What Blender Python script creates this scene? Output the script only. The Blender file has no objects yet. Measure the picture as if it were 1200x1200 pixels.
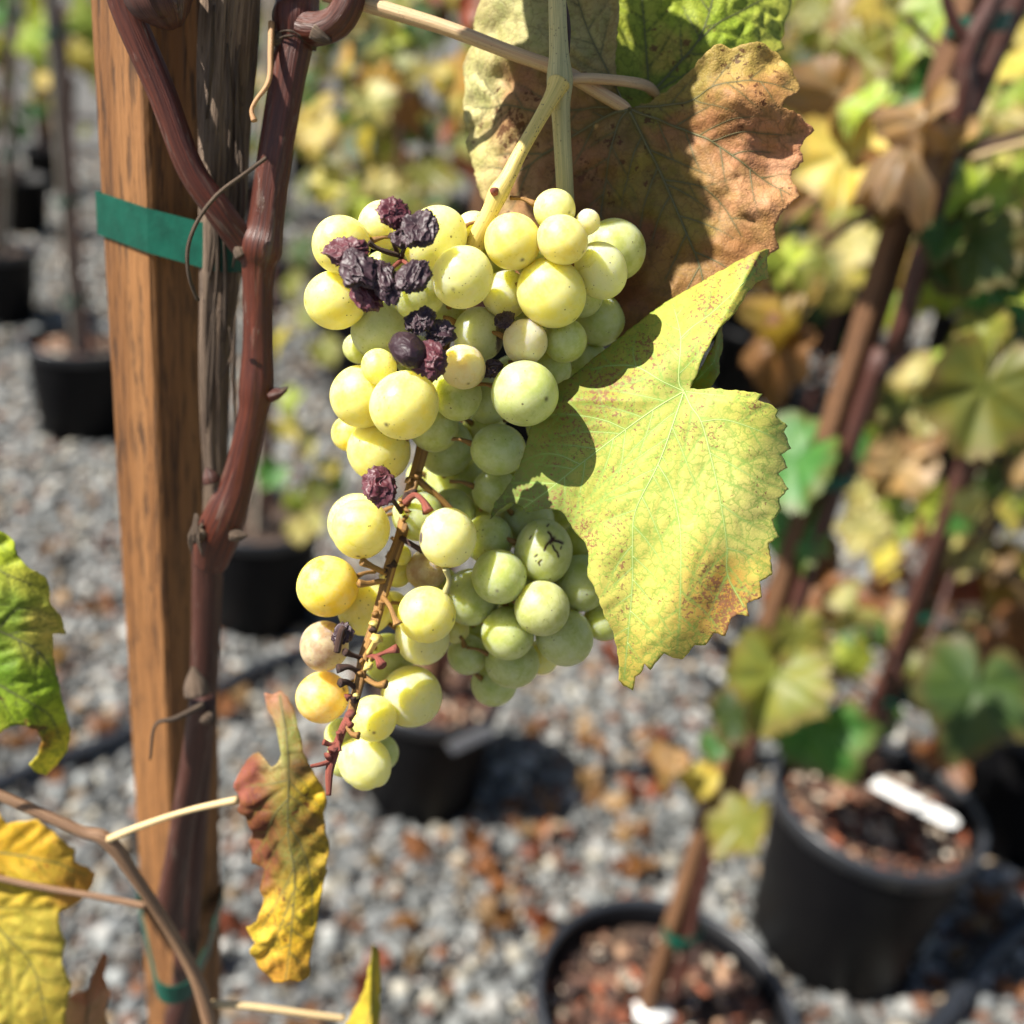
import bpy, bmesh, math, random
import numpy as np
from mathutils import Vector, Matrix, Quaternion
from mathutils.geometry import delaunay_2d_cdt

random.seed(7)
RNG = np.random.default_rng(11)
scene = bpy.context.scene
COL = scene.collection

# ---------------------------------------------------------------- camera
PITCH, ROLL, CAMH = math.radians(25.9), math.radians(8.1), 1.22
CP = np.array([0.0, 0.0, CAMH])
FW = np.array([0, math.cos(PITCH), -math.sin(PITCH)])
U0 = np.array([0, math.sin(PITCH), math.cos(PITCH)])
X0 = np.array([1.0, 0, 0])
RT = math.cos(ROLL) * X0 + math.sin(ROLL) * U0
UP = -math.sin(ROLL) * X0 + math.cos(ROLL) * U0
cam = bpy.data.cameras.new('camera')
cam.lens, cam.sensor_width, cam.clip_start, cam.clip_end = 36, 36, 0.01, 400
cam.dof.use_dof = True
cam.dof.focus_distance = 0.262
cam.dof.aperture_fstop = 7.0
cam.dof.aperture_blades = 0
cam_o = bpy.data.objects.new('camera', cam)
COL.objects.link(cam_o)
cam_o.matrix_world = Matrix(((RT[0], UP[0], -FW[0], CP[0]), (RT[1], UP[1], -FW[1], CP[1]), (RT[2], UP[2], -FW[2], CP[2]), (0, 0, 0, 1)))
scene.camera = cam_o

# ---------------------------------------------------------------- sky, sun, exposure
SUN = Vector((-0.62, -0.20, 0.76)).normalized()
world = bpy.data.worlds.new('World')
scene.world = world
world.use_nodes = True
wn = world.node_tree
sky = wn.nodes.new('ShaderNodeTexSky')
sky.sky_type = 'NISHITA'
sky.sun_disc = False
sky.sun_elevation = math.asin(SUN.z)
sky.sun_rotation = math.atan2(SUN.x, SUN.y)
wn.links.new(sky.outputs[0], wn.nodes['Background'].inputs[0])
wn.nodes['Background'].inputs[1].default_value = 0.052
sl = bpy.data.lights.new('sun', 'SUN')
sl.energy, sl.angle, sl.color = 5.0, math.radians(0.5), (1.0, 0.95, 0.86)
so = bpy.data.objects.new('sun', sl)
COL.objects.link(so)
so.rotation_euler = SUN.to_track_quat('Z', 'Y').to_euler()
scene.view_settings.view_transform = 'Standard'
scene.view_settings.look = 'None'
scene.view_settings.exposure = 1.12
scene.view_settings.gamma = 1
scene.view_settings.use_curve_mapping = False
scene.cycles.use_denoising = True
scene.cycles.max_bounces = 6
scene.cycles.transmission_bounces = 4
scene.cycles.use_fast_gi = False

# ---------------------------------------------------------------- geometry helpers
def ray(u, v):
    u = np.asarray(u, float); v = np.asarray(v, float)
    return FW + ((u - 600) / 1200)[..., None] * RT + ((600 - v) / 1200)[..., None] * UP
def P(u, v, d):
    return CP + ray(u, v) * np.asarray(d, float)[..., None]
def Py(u, v, y):
    r = ray(u, v)
    return CP + r * (y / r[1])
def G(u, v, z=0.0):
    r = ray(u, v)
    return CP + r * ((z - CAMH) / r[2])
def proj(p):
    q = np.asarray(p, float) - CP
    d = q @ FW
    return 600 + 1200 * (q @ RT) / d, 600 - 1200 * (q @ UP) / d, d
def lin(r, g, b):
    f = lambda c: (c / 255 / 12.92) if c / 255 <= 0.04045 else ((c / 255 + 0.055) / 1.055) ** 2.4
    return (f(r), f(g), f(b))

def _h(ix, iy, iz):
    n = (ix * 374761393 + iy * 668265263 + iz * 2147483647 + 1274126177) & 0xffffffff
    n = ((n ^ (n >> 13)) * 1274126177) & 0xffffffff
    n = ((n ^ (n >> 16)) * 2246822519) & 0xffffffff
    return ((n ^ (n >> 15)) & 0xffff) / 65535.0
def noise(p):
    p = np.asarray(p, float)
    i = np.floor(p).astype(np.int64); f = p - i
    f = f * f * (3 - 2 * f)
    r = 0
    for a in (0, 1):
        for b in (0, 1):
            for c in (0, 1):
                w = (f[..., 0] if a else 1 - f[..., 0]) * (f[..., 1] if b else 1 - f[..., 1]) * (f[..., 2] if c else 1 - f[..., 2])
                r = r + w * _h(i[..., 0] + a, i[..., 1] + b, i[..., 2] + c)
    return r * 2 - 1
def fbm(p, o=3):
    p = np.asarray(p, float); s = 0; a = 1.0
    for k in range(o):
        s = s + a * noise(p * 2 ** k + 17.3 * k); a *= 0.5
    return s

WM = {}
def reg(o, m=None):
    WM[o.name] = m.copy() if m else Matrix.Identity(4)
def adopt(o, parent):
    o.parent = parent
    o.matrix_parent_inverse = WM[parent.name].inverted()
def mesh_from(name, verts, faces, smooth=True):
    me = bpy.data.meshes.new(name)
    verts = np.asarray(verts, np.float32)
    if isinstance(faces, np.ndarray):
        n, k = faces.shape
        me.vertices.add(len(verts)); me.vertices.foreach_set('co', verts.ravel())
        me.loops.add(n * k); me.loops.foreach_set('vertex_index', faces.astype(np.int32).ravel())
        me.polygons.add(n); me.polygons.foreach_set('loop_start', np.arange(0, n * k, k, dtype=np.int32))
        me.update(calc_edges=True)
    else:
        me.from_pydata(verts.tolist(), [], faces)
    me.polygons.foreach_set('use_smooth', np.full(len(me.polygons), smooth))
    me.update()
    return me
def attr(me, name, data, kind='FLOAT'):
    a = me.attributes.new(name, kind, 'POINT')
    data = np.asarray(data, np.float32)
    if kind == 'FLOAT': a.data.foreach_set('value', data.ravel())
    elif kind == 'FLOAT_VECTOR': a.data.foreach_set('vector', data.ravel())
    else:
        if data.shape[1] == 3: data = np.concatenate([data, np.ones((len(data), 1), np.float32)], 1)
        a.data.foreach_set('color', data.ravel())
def obj(name, me, mat=None, parent=None, m=None):
    o = bpy.data.objects.new(name, me)
    COL.objects.link(o)
    if mat and not me.materials: me.materials.append(mat)
    if m is not None: o.matrix_basis = m
    reg(o, m)
    if parent is not None: adopt(o, parent)
    return o
def tag(o, label=None, cat=None, group=None, kind=None):
    if label: o['label'] = label
    if cat: o['category'] = cat
    if group: o['group'] = group
    if kind: o['kind'] = kind
    return o
def thing(name, label, cat, loc=(0, 0, 0), group=None):
    o = bpy.data.objects.new(name, None)
    COL.objects.link(o)
    o.empty_display_size = 0.02
    o.location = Vector(loc)
    reg(o, Matrix.Translation(Vector(loc)))
    return tag(o, label, cat, group)

def catmull(pts, n):
    pts = np.asarray(pts, float)
    if len(pts) < 3:
        t = np.linspace(0, 1, n)[:, None]
        return pts[0] * (1 - t) + pts[-1] * t
    q = np.vstack([2 * pts[0] - pts[1], pts, 2 * pts[-1] - pts[-2]])
    t = np.linspace(0, len(pts) - 1 - 1e-6, n)
    i = t.astype(int); f = (t - i)[:, None]
    a, b, c, d = q[i], q[i + 1], q[i + 2], q[i + 3]
    return 0.5 * (2 * b + (c - a) * f + (2 * a - 5 * b + 4 * c - d) * f ** 2 + (3 * b - a - 3 * c + d) * f ** 3)
def tube_data(pts, rad, n=24, sides=10, rough=0.0, rscale=1.0, seed=0, wob=0.0, off=0):
    """smooth tube through pts with radii; returns verts, faces, uv-like attribute"""
    rad = np.asarray(rad, float)
    if rad.ndim == 0: rad = np.full(len(pts), float(rad))
    C = catmull(pts, n)
    R = catmull(np.stack([rad, rad * 0, rad * 0], 1), n)[:, 0]
    R = np.maximum(R, 1e-5)
    if wob: C = C + wob * np.stack([noise(np.stack([np.linspace(0, 9, n), np.full(n, seed + k * 7.7), np.zeros(n)], 1)) for k in range(3)], 1)
    T = np.gradient(C, axis=0); T /= np.linalg.norm(T, axis=1)[:, None] + 1e-12
    a = np.array([0.3, 0.9, 0.2]); N = []
    for k in range(n):
        a = a - T[k] * (a @ T[k])
        if np.linalg.norm(a) < 1e-4: a = np.cross(T[k], [1, 0, 0.1])
        a = a / np.linalg.norm(a); N.append(a.copy())
    N = np.array(N); B = np.cross(T, N)
    L = np.concatenate([[0], np.cumsum(np.linalg.norm(np.diff(C, axis=0), axis=1))])
    th = np.arange(sides) / sides * 2 * math.pi
    rr = np.repeat(R[:, None], sides, 1)
    if rough:
        q = np.stack([np.cos(th)[None] * 2.2 * rscale + 0 * L[:, None], np.sin(th)[None] * 2.2 * rscale + 0 * L[:, None], L[:, None] * 14 + 0 * th[None] + seed * 3.1], -1)
        rr = rr * (1 + rough * fbm(q, 3))
    V = C[:, None] + rr[..., None] * (np.cos(th)[None, :, None] * N[:, None] + np.sin(th)[None, :, None] * B[:, None])
    V = V.reshape(-1, 3)
    F = []
    for k in range(n - 1):
        for j in range(sides):
            j2 = (j + 1) % sides
            F.append((off + k * sides + j, off + k * sides + j2, off + (k + 1) * sides + j2, off + (k + 1) * sides + j))
    F.append(tuple(off + j for j in range(sides - 1, -1, -1)))
    F.append(tuple(off + (n - 1) * sides + j for j in range(sides)))
    A = np.stack([np.tile(np.cos(th), n), np.tile(np.sin(th), n), np.repeat(L, sides)], 1)
    return V, F, A
def tube(name, pts, rad, mat, parent=None, **k):
    V, F, A = tube_data(pts, rad, **k)
    me = mesh_from(name, V, F)
    attr(me, 'tc', A, 'FLOAT_VECTOR')
    return obj(name, me, mat, parent)
def tubes(name, specs, mat, parent=None):
    VV, FF, AA = [], [], []; off = 0
    for pts, rad, k in specs:
        V, F, A = tube_data(pts, rad, off=off, **k)
        VV.append(V); FF += F; AA.append(A); off += len(V)
    me = mesh_from(name, np.vstack(VV), FF)
    attr(me, 'tc', np.vstack(AA), 'FLOAT_VECTOR')
    return obj(name, me, mat, parent)
def ico(sub, r=1.0):
    bm = bmesh.new()
    bmesh.ops.create_icosphere(bm, subdivisions=sub, radius=r)
    V = np.array([v.co[:] for v in bm.verts]); F = np.array([[v.index for v in f.verts] for f in bm.faces])
    bm.free()
    return V, F

# ---------------------------------------------------------------- material helpers
class NT:
    def __init__(s, name):
        s.m = bpy.data.materials.new(name); s.m.use_nodes = True
        s.t = s.m.node_tree; s.t.nodes.clear()
        s.out = s.t.nodes.new('ShaderNodeOutputMaterial')
    def n(s, typ, ins=None, **props):
        nd = s.t.nodes.new('ShaderNode' + typ)
        for k, v in props.items(): setattr(nd, k, v)
        for k, v in (ins or {}).items(): s.set(nd.inputs[k], v)
        return nd
    def set(s, sock, v):
        if isinstance(v, bpy.types.Node): v = v.outputs[0]
        if isinstance(v, bpy.types.NodeSocket): s.t.links.new(v, sock)
        elif isinstance(v, (tuple, list)) and sock.type == 'RGBA': sock.default_value = (*v[:3], 1)
        else: sock.default_value = v
    def math(s, op, a, b=0.0, clamp=False):
        return s.n('Math', {0: a, 1: b}, operation=op, use_clamp=clamp).outputs[0]
    def mix(s, f, a, b, mode='MIX'):
        nd = s.n('Mix', data_type='RGBA', blend_type=mode)
        s.set(nd.inputs[0], f); s.set(nd.inputs[6], a); s.set(nd.inputs[7], b)
        return nd.outputs[2]
    def ramp(s, f, lo, hi):
        return s.n('MapRange', {0: f, 1: lo, 2: hi}, interpolation_type='SMOOTHSTEP').outputs[0]
    def noise(s, vec, scale, detail=3, rough=0.55, dist=0.0):
        return s.n('TexNoise', {'Vector': vec, 'Scale': scale, 'Detail': detail, 'Roughness': rough, 'Distortion': dist}).outputs[0]
    def attr(s, name, out='Fac'):
        return s.n('Attribute', attribute_name=name).outputs[out]
    def scale(s, vec, sc):
        return s.n('Mapping', {'Vector': vec, 'Scale': sc}).outputs[0]
    def obco(s): return s.n('TexCoord').outputs['Object']
    def bump(s, h, strength, dist):
        return s.n('Bump', {'Height': h, 'Strength': strength, 'Distance': dist}).outputs[0]
    def princ(s, **k):
        b = s.n('BsdfPrincipled')
        for kk, v in k.items(): s.set(b.inputs[kk.replace('_', ' ')], v)
        return b
    def done(s, sh):
        s.t.links.new(sh.outputs[0] if isinstance(sh, bpy.types.Node) else sh, s.out.inputs[0]); return s.m

def mat_leaf_fg(name, veincol, spotcol, trans=0.35, ret=0.35, retcol=None, mott=0.5, spec=0.25, spot_scale=0.55, veinamt=0.75, bstr=0.5):
    m = NT(name); lc = m.attr('lc', 'Vector'); c = m.attr('Col', 'Color')
    n1 = m.noise(lc, 0.22, 5, 0.65)
    c1 = m.mix(m.math('MULTIPLY', m.ramp(n1, 0.42, 0.68), mott), c, m.mix(1.0, c, (0.62, 0.72, 0.45), 'MULTIPLY'))
    n1b = m.noise(lc, 1.6, 3, 0.6)
    c1 = m.mix(m.math('MULTIPLY', m.ramp(n1b, 0.5, 0.75), mott * 0.6), c1, m.mix(1.0, c, (1.15, 1.12, 0.8), 'MULTIPLY'))
    vo = m.n('TexVoronoi', {'Vector': m.n('VectorMath', {0: m.n('TexNoise', {'Vector': lc, 'Scale': 0.35, 'Detail': 3.0}).outputs[1], 1: (5.0, 5.0, 5.0), 2: lc}, operation='MULTIPLY_ADD').outputs[0], 'Scale': 0.30}, feature='DISTANCE_TO_EDGE').outputs[0]
    vo2 = m.n('TexVoronoi', {'Vector': lc, 'Scale': 1.1}, feature='DISTANCE_TO_EDGE').outputs[0]
    rv = m.math('MULTIPLY', m.math('SUBTRACT', 1.0, m.ramp(vo, 0.0, 0.10)), m.ramp(m.noise(lc, 0.25, 3), 0.2, 0.5)); rv2 = m.math('SUBTRACT', 1.0, m.ramp(vo2, 0.0, 0.12))
    c2 = m.mix(m.math('MULTIPLY', rv, ret), c1, retcol or veincol)
    c2 = m.mix(m.math('MULTIPLY', rv2, ret * 0.35), c2, retcol or veincol)
    sp = m.noise(lc, spot_scale, 4, 0.7)
    sd = m.attr('spot')
    s1 = m.ramp(m.math('ADD', sp, m.math('MULTIPLY', m.noise(lc, 0.09, 3), 0.25)), 0.80, 0.86)
    th = m.math('SUBTRACT', m.math('ADD', m.math('ADD', sp, m.math('MULTIPLY', m.noise(lc, 0.12, 3), 0.35)), m.math('MULTIPLY', sd, 0.35)), 0.85)
    s2 = m.ramp(th, 0.0, 0.05)
    c3 = m.mix(m.math('MULTIPLY', s2, 0.85), c2, spotcol)
    c4 = m.mix(m.math('MULTIPLY', m.attr('vein'), veinamt), c3, veincol)
    bh = m.math('ADD', m.math('MULTIPLY', m.ramp(vo, 0.0, 0.25), 0.22), m.math('ADD', m.math('MULTIPLY', n1b, 0.4), m.math('MULTIPLY', m.ramp(vo2, 0, 0.3), 0.2)))
    bp = m.bump(bh, bstr, 0.0005)
    b = m.princ(Base_Color=c4, Roughness=0.55, Normal=bp)
    b.inputs['Specular IOR Level'].default_value = spec
    t = m.n('BsdfTranslucent', {'Color': m.mix(1.0, c4, (1.0, 1.0, 0.55), 'MULTIPLY'), 'Normal': bp})
    return m.done(m.n('MixShader', {0: trans, 1: b.outputs[0], 2: t.outputs[0]}))

def mat_leaf_bg():
    m = NT('background_leaf'); oi = m.n('ObjectInfo'); c = oi.outputs['Color']
    lc = m.n('VectorMath', {0: m.attr('lc', 'Vector'), 1: oi.outputs['Random']}, operation='ADD').outputs[0]
    n = m.noise(lc, 3.0, 4, 0.6)
    c1 = m.mix(m.ramp(n, 0.42, 0.62), c, m.mix(1.0, c, (1.15, 1.03, 0.7), 'MULTIPLY'))
    e = m.ramp(m.math('ADD', m.attr('edge'), m.math('MULTIPLY', m.noise(lc, 2.0, 3), 0.7)), 1.02, 1.3)
    c2 = m.mix(m.math('MULTIPLY', e, 0.5), c1, (0.16, 0.08, 0.03))
    c3 = m.mix(m.math('MULTIPLY', m.attr('vein'), 0.45), c2, m.mix(1.0, c, (0.55, 0.75, 0.6), 'MULTIPLY'))
    b = m.princ(Base_Color=c3, Roughness=0.5)
    t = m.n('BsdfTranslucent', {'Color': m.mix(1.0, c3, (1.0, 1.0, 0.62), 'MULTIPLY')})
    return m.done(m.n('MixShader', {0: 0.4, 1: b.outputs[0], 2: t.outputs[0]}))
def mat_crown():
    m = NT('crown_leaf'); c = m.attr('Col', 'Color')
    b = m.princ(Base_Color=c, Roughness=0.55)
    t = m.n('BsdfTranslucent', {'Color': m.mix(1.0, c, (1.0, 1.0, 0.62), 'MULTIPLY')})
    return m.done(m.n('MixShader', {0: 0.4, 1: b.outputs[0], 2: t.outputs[0]}))

def mat_cane(name, a, b, ridge=0.5, rough=0.5, fleck=0.0, speck=0.0):
    m = NT(name); tc = m.attr('tc', 'Vector')
    s = m.scale(tc, (3.2, 3.2, 22)); s2 = m.scale(tc, (9, 9, 30)); s3 = m.scale(tc, (2, 2, 60))
    n1 = m.noise(s, 1.6, 4, 0.6); n2 = m.noise(s2, 1.5, 3, 0.6); n3 = m.noise(s3, 1, 4, 0.65)
    c = m.mix(m.ramp(n1, 0.35, 0.65), a, b)
    c = m.mix(m.math('MULTIPLY', m.ramp(n2, 0.5, 0.75), 0.55), c, tuple(x * 0.35 for x in a))
    c = m.mix(m.math('MULTIPLY', m.ramp(n3, 0.55, 0.75), 0.4), c, tuple(min(1, x * 1.7 + 0.01) for x in b))
    if speck:
        v = m.n('TexVoronoi', {'Vector': m.scale(tc, (2, 2, 700)), 'Scale': 1.4})
        v2 = m.math('MULTIPLY', m.math('SUBTRACT', 1.0, m.ramp(v.outputs['Distance'], 0.16, 0.26)), m.ramp(m.noise(m.scale(tc, (1, 1, 120)), 1.2, 2), 0.42, 0.6))
        c = m.mix(m.math('MULTIPLY', v2, speck), c, (0.03, 0.018, 0.012))
    if 'bark' in name:
        gp = m.ramp(m.noise(m.scale(tc, (1.2, 1.2, 45)), 1.3, 5, 0.7, 0.8), 0.56, 0.68)
        c = m.mix(m.math('MULTIPLY', gp, 0.5), c, (0.16, 0.115, 0.09))
        lt = m.ramp(m.noise(m.scale(tc, (14, 14, 160)), 1.0, 2, 0.5), 0.64, 0.72)
        c = m.mix(m.math('MULTIPLY', lt, 0.7), c, tuple(x * 0.25 for x in a))
        n2 = m.math('ADD', n2, m.math('MULTIPLY', gp, 0.5))
    bp = m.bump(m.math('ADD', n2, m.math('MULTIPLY', n1, 0.5)), ridge, 0.0012)
    return m.done(m.princ(Base_Color=c, Roughness=rough, Normal=bp))

def mat_simple(name, col, rough=0.6, var=0.25, scale=60, bumpd=0.0, spec=0.4, bstr=0.4):
    m = NT(name); oc = m.obco(); n = m.noise(oc, scale, 4, 0.6)
    c = m.mix(m.math('MULTIPLY', m.ramp(n, 0.35, 0.7), var), col, tuple(x * 0.35 for x in col))
    k = dict(Base_Color=c, Roughness=rough)
    if bumpd: k['Normal'] = m.bump(n, bstr, bumpd)
    b = m.princ(**k); b.inputs['Specular IOR Level'].default_value = spec
    return m.done(b)

def mat_wood(name, light, dark, zs=1.0):
    m = NT(name); oc = m.obco()
    g = m.noise(m.scale(oc, (260, 260, 9 * zs)), 1.0, 5, 0.6, 0.4)
    w = m.noise(m.scale(oc, (110, 110, 3.5 * zs)), 1.0, 3, 0.5, 0.8)
    d = m.noise(m.scale(oc, (620, 620, 55 * zs)), 1.0, 3, 0.6)
    big = m.noise(m.scale(oc, (30, 30, 6)), 1.0, 2)
    c = m.mix(m.ramp(w, 0.35, 0.68), light, tuple(x * y for x, y in zip(light, (0.62, 0.55, 0.42))))
    c = m.mix(m.math('MULTIPLY', m.ramp(g, 0.53, 0.66), 0.75), c, dark)
    d2 = m.noise(m.scale(oc, (430, 430, 38 * zs)), 1.0, 4, 0.65, 0.3)
    c = m.mix(m.math('MULTIPLY', m.ramp(d, 0.55, 0.66), 0.55), c, tuple(x * 0.8 for x in dark))
    c = m.mix(m.math('MULTIPLY', m.ramp(d2, 0.54, 0.62), 0.8), c, tuple(x * 0.7 for x in dark))
    c = m.mix(m.math('MULTIPLY', m.ramp(big, 0.45, 0.7), 0.35), c, tuple(x * y for x, y in zip(light, (1.25, 1.25, 1.2))))
    bp = m.bump(m.math('SUBTRACT', m.math('MULTIPLY', w, 0.5), m.math('ADD', m.math('MULTIPLY', g, 0.6), m.math('ADD', m.math('MULTIPLY', d, 0.4), m.math('MULTIPLY', d2, 1.0)))), 0.75, 0.0016)
    return m.done(m.princ(Base_Color=c, Roughness=0.75, Normal=bp))

def mat_grape():
    m = NT('grape_skin'); oi = m.n('ObjectInfo'); oc = m.obco()
    pos = m.n('VectorMath', {0: oc, 1: m.n('VectorMath', {0: (31.7, 17.1, 5.3), 3: oi.outputs['Random']}, operation='SCALE').outputs[0]}, operation='ADD').outputs[0]
    base = oi.outputs['Color']; al = oi.outputs['Alpha']
    big = m.noise(pos, 1.3, 4, 0.6, 0.6)
    fine = m.noise(pos, 9, 4, 0.65)
    c = m.mix(m.math('MULTIPLY', m.ramp(big, 0.48, 0.70), 0.35), base, m.mix(1.0, base, (0.80, 0.84, 0.42), 'MULTIPLY'))
    bloom = m.ramp(m.math('ADD', m.math('MULTIPLY', m.noise(pos, 1.9, 3), 0.8), m.math('MULTIPLY', fine, 0.35)), 0.36, 0.74)
    c = m.mix(m.math('MULTIPLY', bloom, 0.34), c, (0.76, 0.75, 0.55))
    # rub marks: bloom wiped off, greener and glossier
    rub = m.ramp(m.noise(m.scale(pos, (1, 1, 2.6)), 1.1, 5, 0.7, 0.9), 0.60, 0.66)
    c = m.mix(m.math('MULTIPLY', rub, 0.35), c, m.mix(1.0, base, (0.72, 0.74, 0.28), 'MULTIPLY'))
    # lenticels and specks
    def specks(scale, lo, dens):
        v = m.n('TexVoronoi', {'Vector': pos, 'Scale': scale}); r = m.n('SeparateColor', {0: v.outputs['Color']}).outputs[0]
        size = m.math('MULTIPLY', m.ramp(r, lo, 1.0), dens)
        return m.math('LESS_THAN', v.outputs['Distance'], size)
    s = m.math('MAXIMUM', specks(4.5, 0.2, 0.12), m.math('MULTIPLY', specks(9.0, 0.25, 0.17), m.ramp(al, 0.5, 0.9)))
    s = m.math('MAXIMUM', s, m.math('MULTIPLY', specks(2.1, 0.4, 0.085), m.ramp(fine, 0.25, 0.5)))
    c = m.mix(m.math('MULTIPLY', s, 0.82), c, (0.07, 0.04, 0.02))
    hz = m.ramp(m.noise(pos, 3.3, 5, 0.75, 1.2), 0.66, 0.74)
    c = m.mix(m.math('MULTIPLY', hz, 0.42), c, (0.50, 0.32, 0.10))
    pt = m.attr('patch')
    pn = m.ramp(m.math('ADD', pt, m.math('MULTIPLY', m.math('SUBTRACT', m.noise(pos, 4, 4, 0.7), 0.5), 0.7)), 0.42, 0.6)
    c = m.mix(m.math('MULTIPLY', pn, 0.93), c, m.mix(m.ramp(fine, 0.4, 0.65), (0.055, 0.035, 0.05), (0.16, 0.10, 0.11)))
    c = m.mix(m.attr('crack'), c, (0.055, 0.016, 0.012))
    c = m.mix(m.attr('pole'), c, (0.06, 0.035, 0.02))
    rough = m.math('ADD', 0.38, m.math('MULTIPLY', m.math('SUBTRACT', bloom, rub), 0.12))
    b = m.princ(Base_Color=c, Roughness=rough, Normal=m.bump(m.math('ADD', fine, m.math('MULTIPLY', s, -0.6)), 0.08, 0.05))
    b.inputs['Specular IOR Level'].default_value = 0.42
    b.inputs['Subsurface Weight'].default_value = 0.95
    b.inputs['Subsurface Radius'].default_value = (1.0, 0.88, 0.16)
    b.inputs['Subsurface Scale'].default_value = 0.0150
    return m.done(b)

def mat_raisin():
    m = NT('raisin_skin'); oi = m.n('ObjectInfo'); oc = m.obco()
    n = m.noise(oc, 3.5, 4, 0.65)
    cr = m.attr('crease')
    c = m.mix(m.ramp(n, 0.4, 0.65), oi.outputs['Color'], m.mix(1.0, oi.outputs['Color'], (1.7, 1.3, 1.5), 'MULTIPLY'))
    c = m.mix(m.math('MULTIPLY', cr, 0.45), c, (0.13, 0.075, 0.085))
    return m.done(m.princ(Base_Color=c, Roughness=0.5, Normal=m.bump(m.noise(oc, 9, 4, 0.6), 0.4, 0.12)))

def mat_stone():
    m = NT('gravel_stone'); c = m.attr('Col', 'Color'); oc = m.obco()
    n = m.noise(oc, 260, 3, 0.6)
    c = m.mix(m.math('MULTIPLY', m.ramp(n, 0.4, 0.7), 0.35), c, m.mix(1.0, c, (0.5, 0.5, 0.5), 'MULTIPLY'))
    return m.done(m.princ(Base_Color=c, Roughness=0.8))
def mat_ground():
    m = NT('gravel_ground'); oc = m.obco()
    v = m.n('TexVoronoi', {'Vector': oc, 'Scale': 45.0})
    g = m.n('SeparateColor', {0: v.outputs['Color']}).outputs[0]
    c = m.mix(g, (0.05, 0.05, 0.05), (0.21, 0.21, 0.20))
    big = m.noise(oc, 2.2, 4, 0.6)
    c = m.mix(m.math('MULTIPLY', m.ramp(big, 0.5, 0.7), 0.5), c, (0.16, 0.09, 0.055))
    c = m.mix(m.ramp(v.outputs['Distance'], 0.4, 0.8), c, (0.05, 0.045, 0.04))
    return m.done(m.princ(Base_Color=c, Roughness=0.9, Normal=m.bump(v.outputs['Distance'], 0.8, 0.01)))
def mat_pot():
    m = NT('black_pot_plastic'); oc = m.obco(); n = m.noise(oc, 14, 4, 0.65); sc = m.noise(m.scale(oc, (30, 30, 8)), 3, 4, 0.7)
    c = m.mix(m.math('MULTIPLY', m.ramp(n, 0.5, 0.8), 0.5), (0.0035, 0.0035, 0.0045), (0.012, 0.0115, 0.011))
    b = m.princ(Base_Color=c, Roughness=m.math('ADD', 0.42, m.math('MULTIPLY', sc, 0.2)), Normal=m.bump(sc, 0.15, 0.002)); b.inputs['Specular IOR Level'].default_value = 0.15
    return m.done(b)
def mat_soil():
    m = NT('potting_soil'); oc = m.obco(); n = m.noise(oc, 45, 5, 0.7); v = m.n('TexVoronoi', {'Vector': oc, 'Scale': 110})
    c = m.mix(m.ramp(n, 0.4, 0.65), (0.025, 0.016, 0.012), (0.12, 0.07, 0.045))
    return m.done(m.princ(Base_Color=c, Roughness=0.95, Normal=m.bump(m.math('ADD', n, v.outputs['Distance']), 0.9, 0.012)))

M = {}
M['grape'] = mat_grape(); M['raisin'] = mat_raisin()
M['post'] = mat_wood('weathered_pine', lin(146, 100, 56), lin(50, 29, 14))
M['stake'] = mat_wood('stake_wood', lin(112, 78, 50), lin(60, 38, 24))
M['grey_stake'] = mat_wood('grey_stake_wood', lin(150, 140, 128), lin(96, 86, 76))
M['cane'] = mat_cane('red_cane_bark', lin(60, 23, 13), lin(90, 40, 23), 0.45, 0.42)
M['cane2'] = mat_cane('dark_cane_bark', lin(58, 30, 24), lin(84, 48, 38), 0.5, 0.5)
M['bark'] = mat_cane('shaggy_bark', lin(92, 74, 60), lin(130, 110, 92), 1.0, 0.9)
M['shoot'] = mat_cane('green_shoot', lin(166, 160, 108), lin(196, 184, 128), 0.3, 0.5, speck=0.6)
M['peduncle'] = mat_cane('peduncle_skin', lin(206, 184, 96), lin(222, 196, 116), 0.25, 0.45, speck=0.95)
M['petiole'] = mat_cane('petiole_skin', lin(190, 150, 112), lin(205, 176, 130), 0.3, 0.5, speck=0.5)
M['straw'] = mat_cane('straw_petiole', lin(206, 172, 120), lin(224, 198, 150), 0.3, 0.5, speck=0.2)
M['thin'] = mat_cane('thin_brown_shoot', lin(120, 88, 66), lin(158, 124, 92), 0.4, 0.6, speck=0.5)
M['tendril'] = mat_cane('dry_tendril', lin(170, 120, 76), lin(190, 150, 104), 0.3, 0.6)
M['rachis'] = mat_cane('rachis_skin', lin(122, 84, 42), lin(166, 124, 62), 0.4, 0.6, speck=0.8)
M['dryrachis'] = mat_cane('dry_rachis', lin(130, 62, 52), lin(158, 86, 68), 0.6, 0.65, speck=0.6)
M['blackstem'] = mat_cane('withered_stem', lin(58, 40, 36), lin(96, 66, 54), 0.8, 0.8)
M['leaf_bg'] = mat_leaf_bg(); M['crown'] = mat_crown()
M['stone'] = mat_stone(); M['ground'] = mat_ground(); M['pot'] = mat_pot(); M['soil'] = mat_soil()
M['tape'] = mat_simple('green_tape', (0.002, 0.078, 0.050), 0.34, 0.45, 130, 0.0012)
M['hose'] = mat_simple('black_hose', (0.022, 0.025, 0.032), 0.45, 0.3, 40)
M['rim'] = mat_simple('pot_rim_sky_sheen', (0.030, 0.033, 0.040), 0.33, 0.3, 40, spec=0.6)  # black rim plastic, sky reflection painted in as a lighter bluish base colour
M['white'] = mat_simple('white_tag', (0.78, 0.78, 0.76), 0.5, 0.08, 40)
M['mulch'] = None

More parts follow.
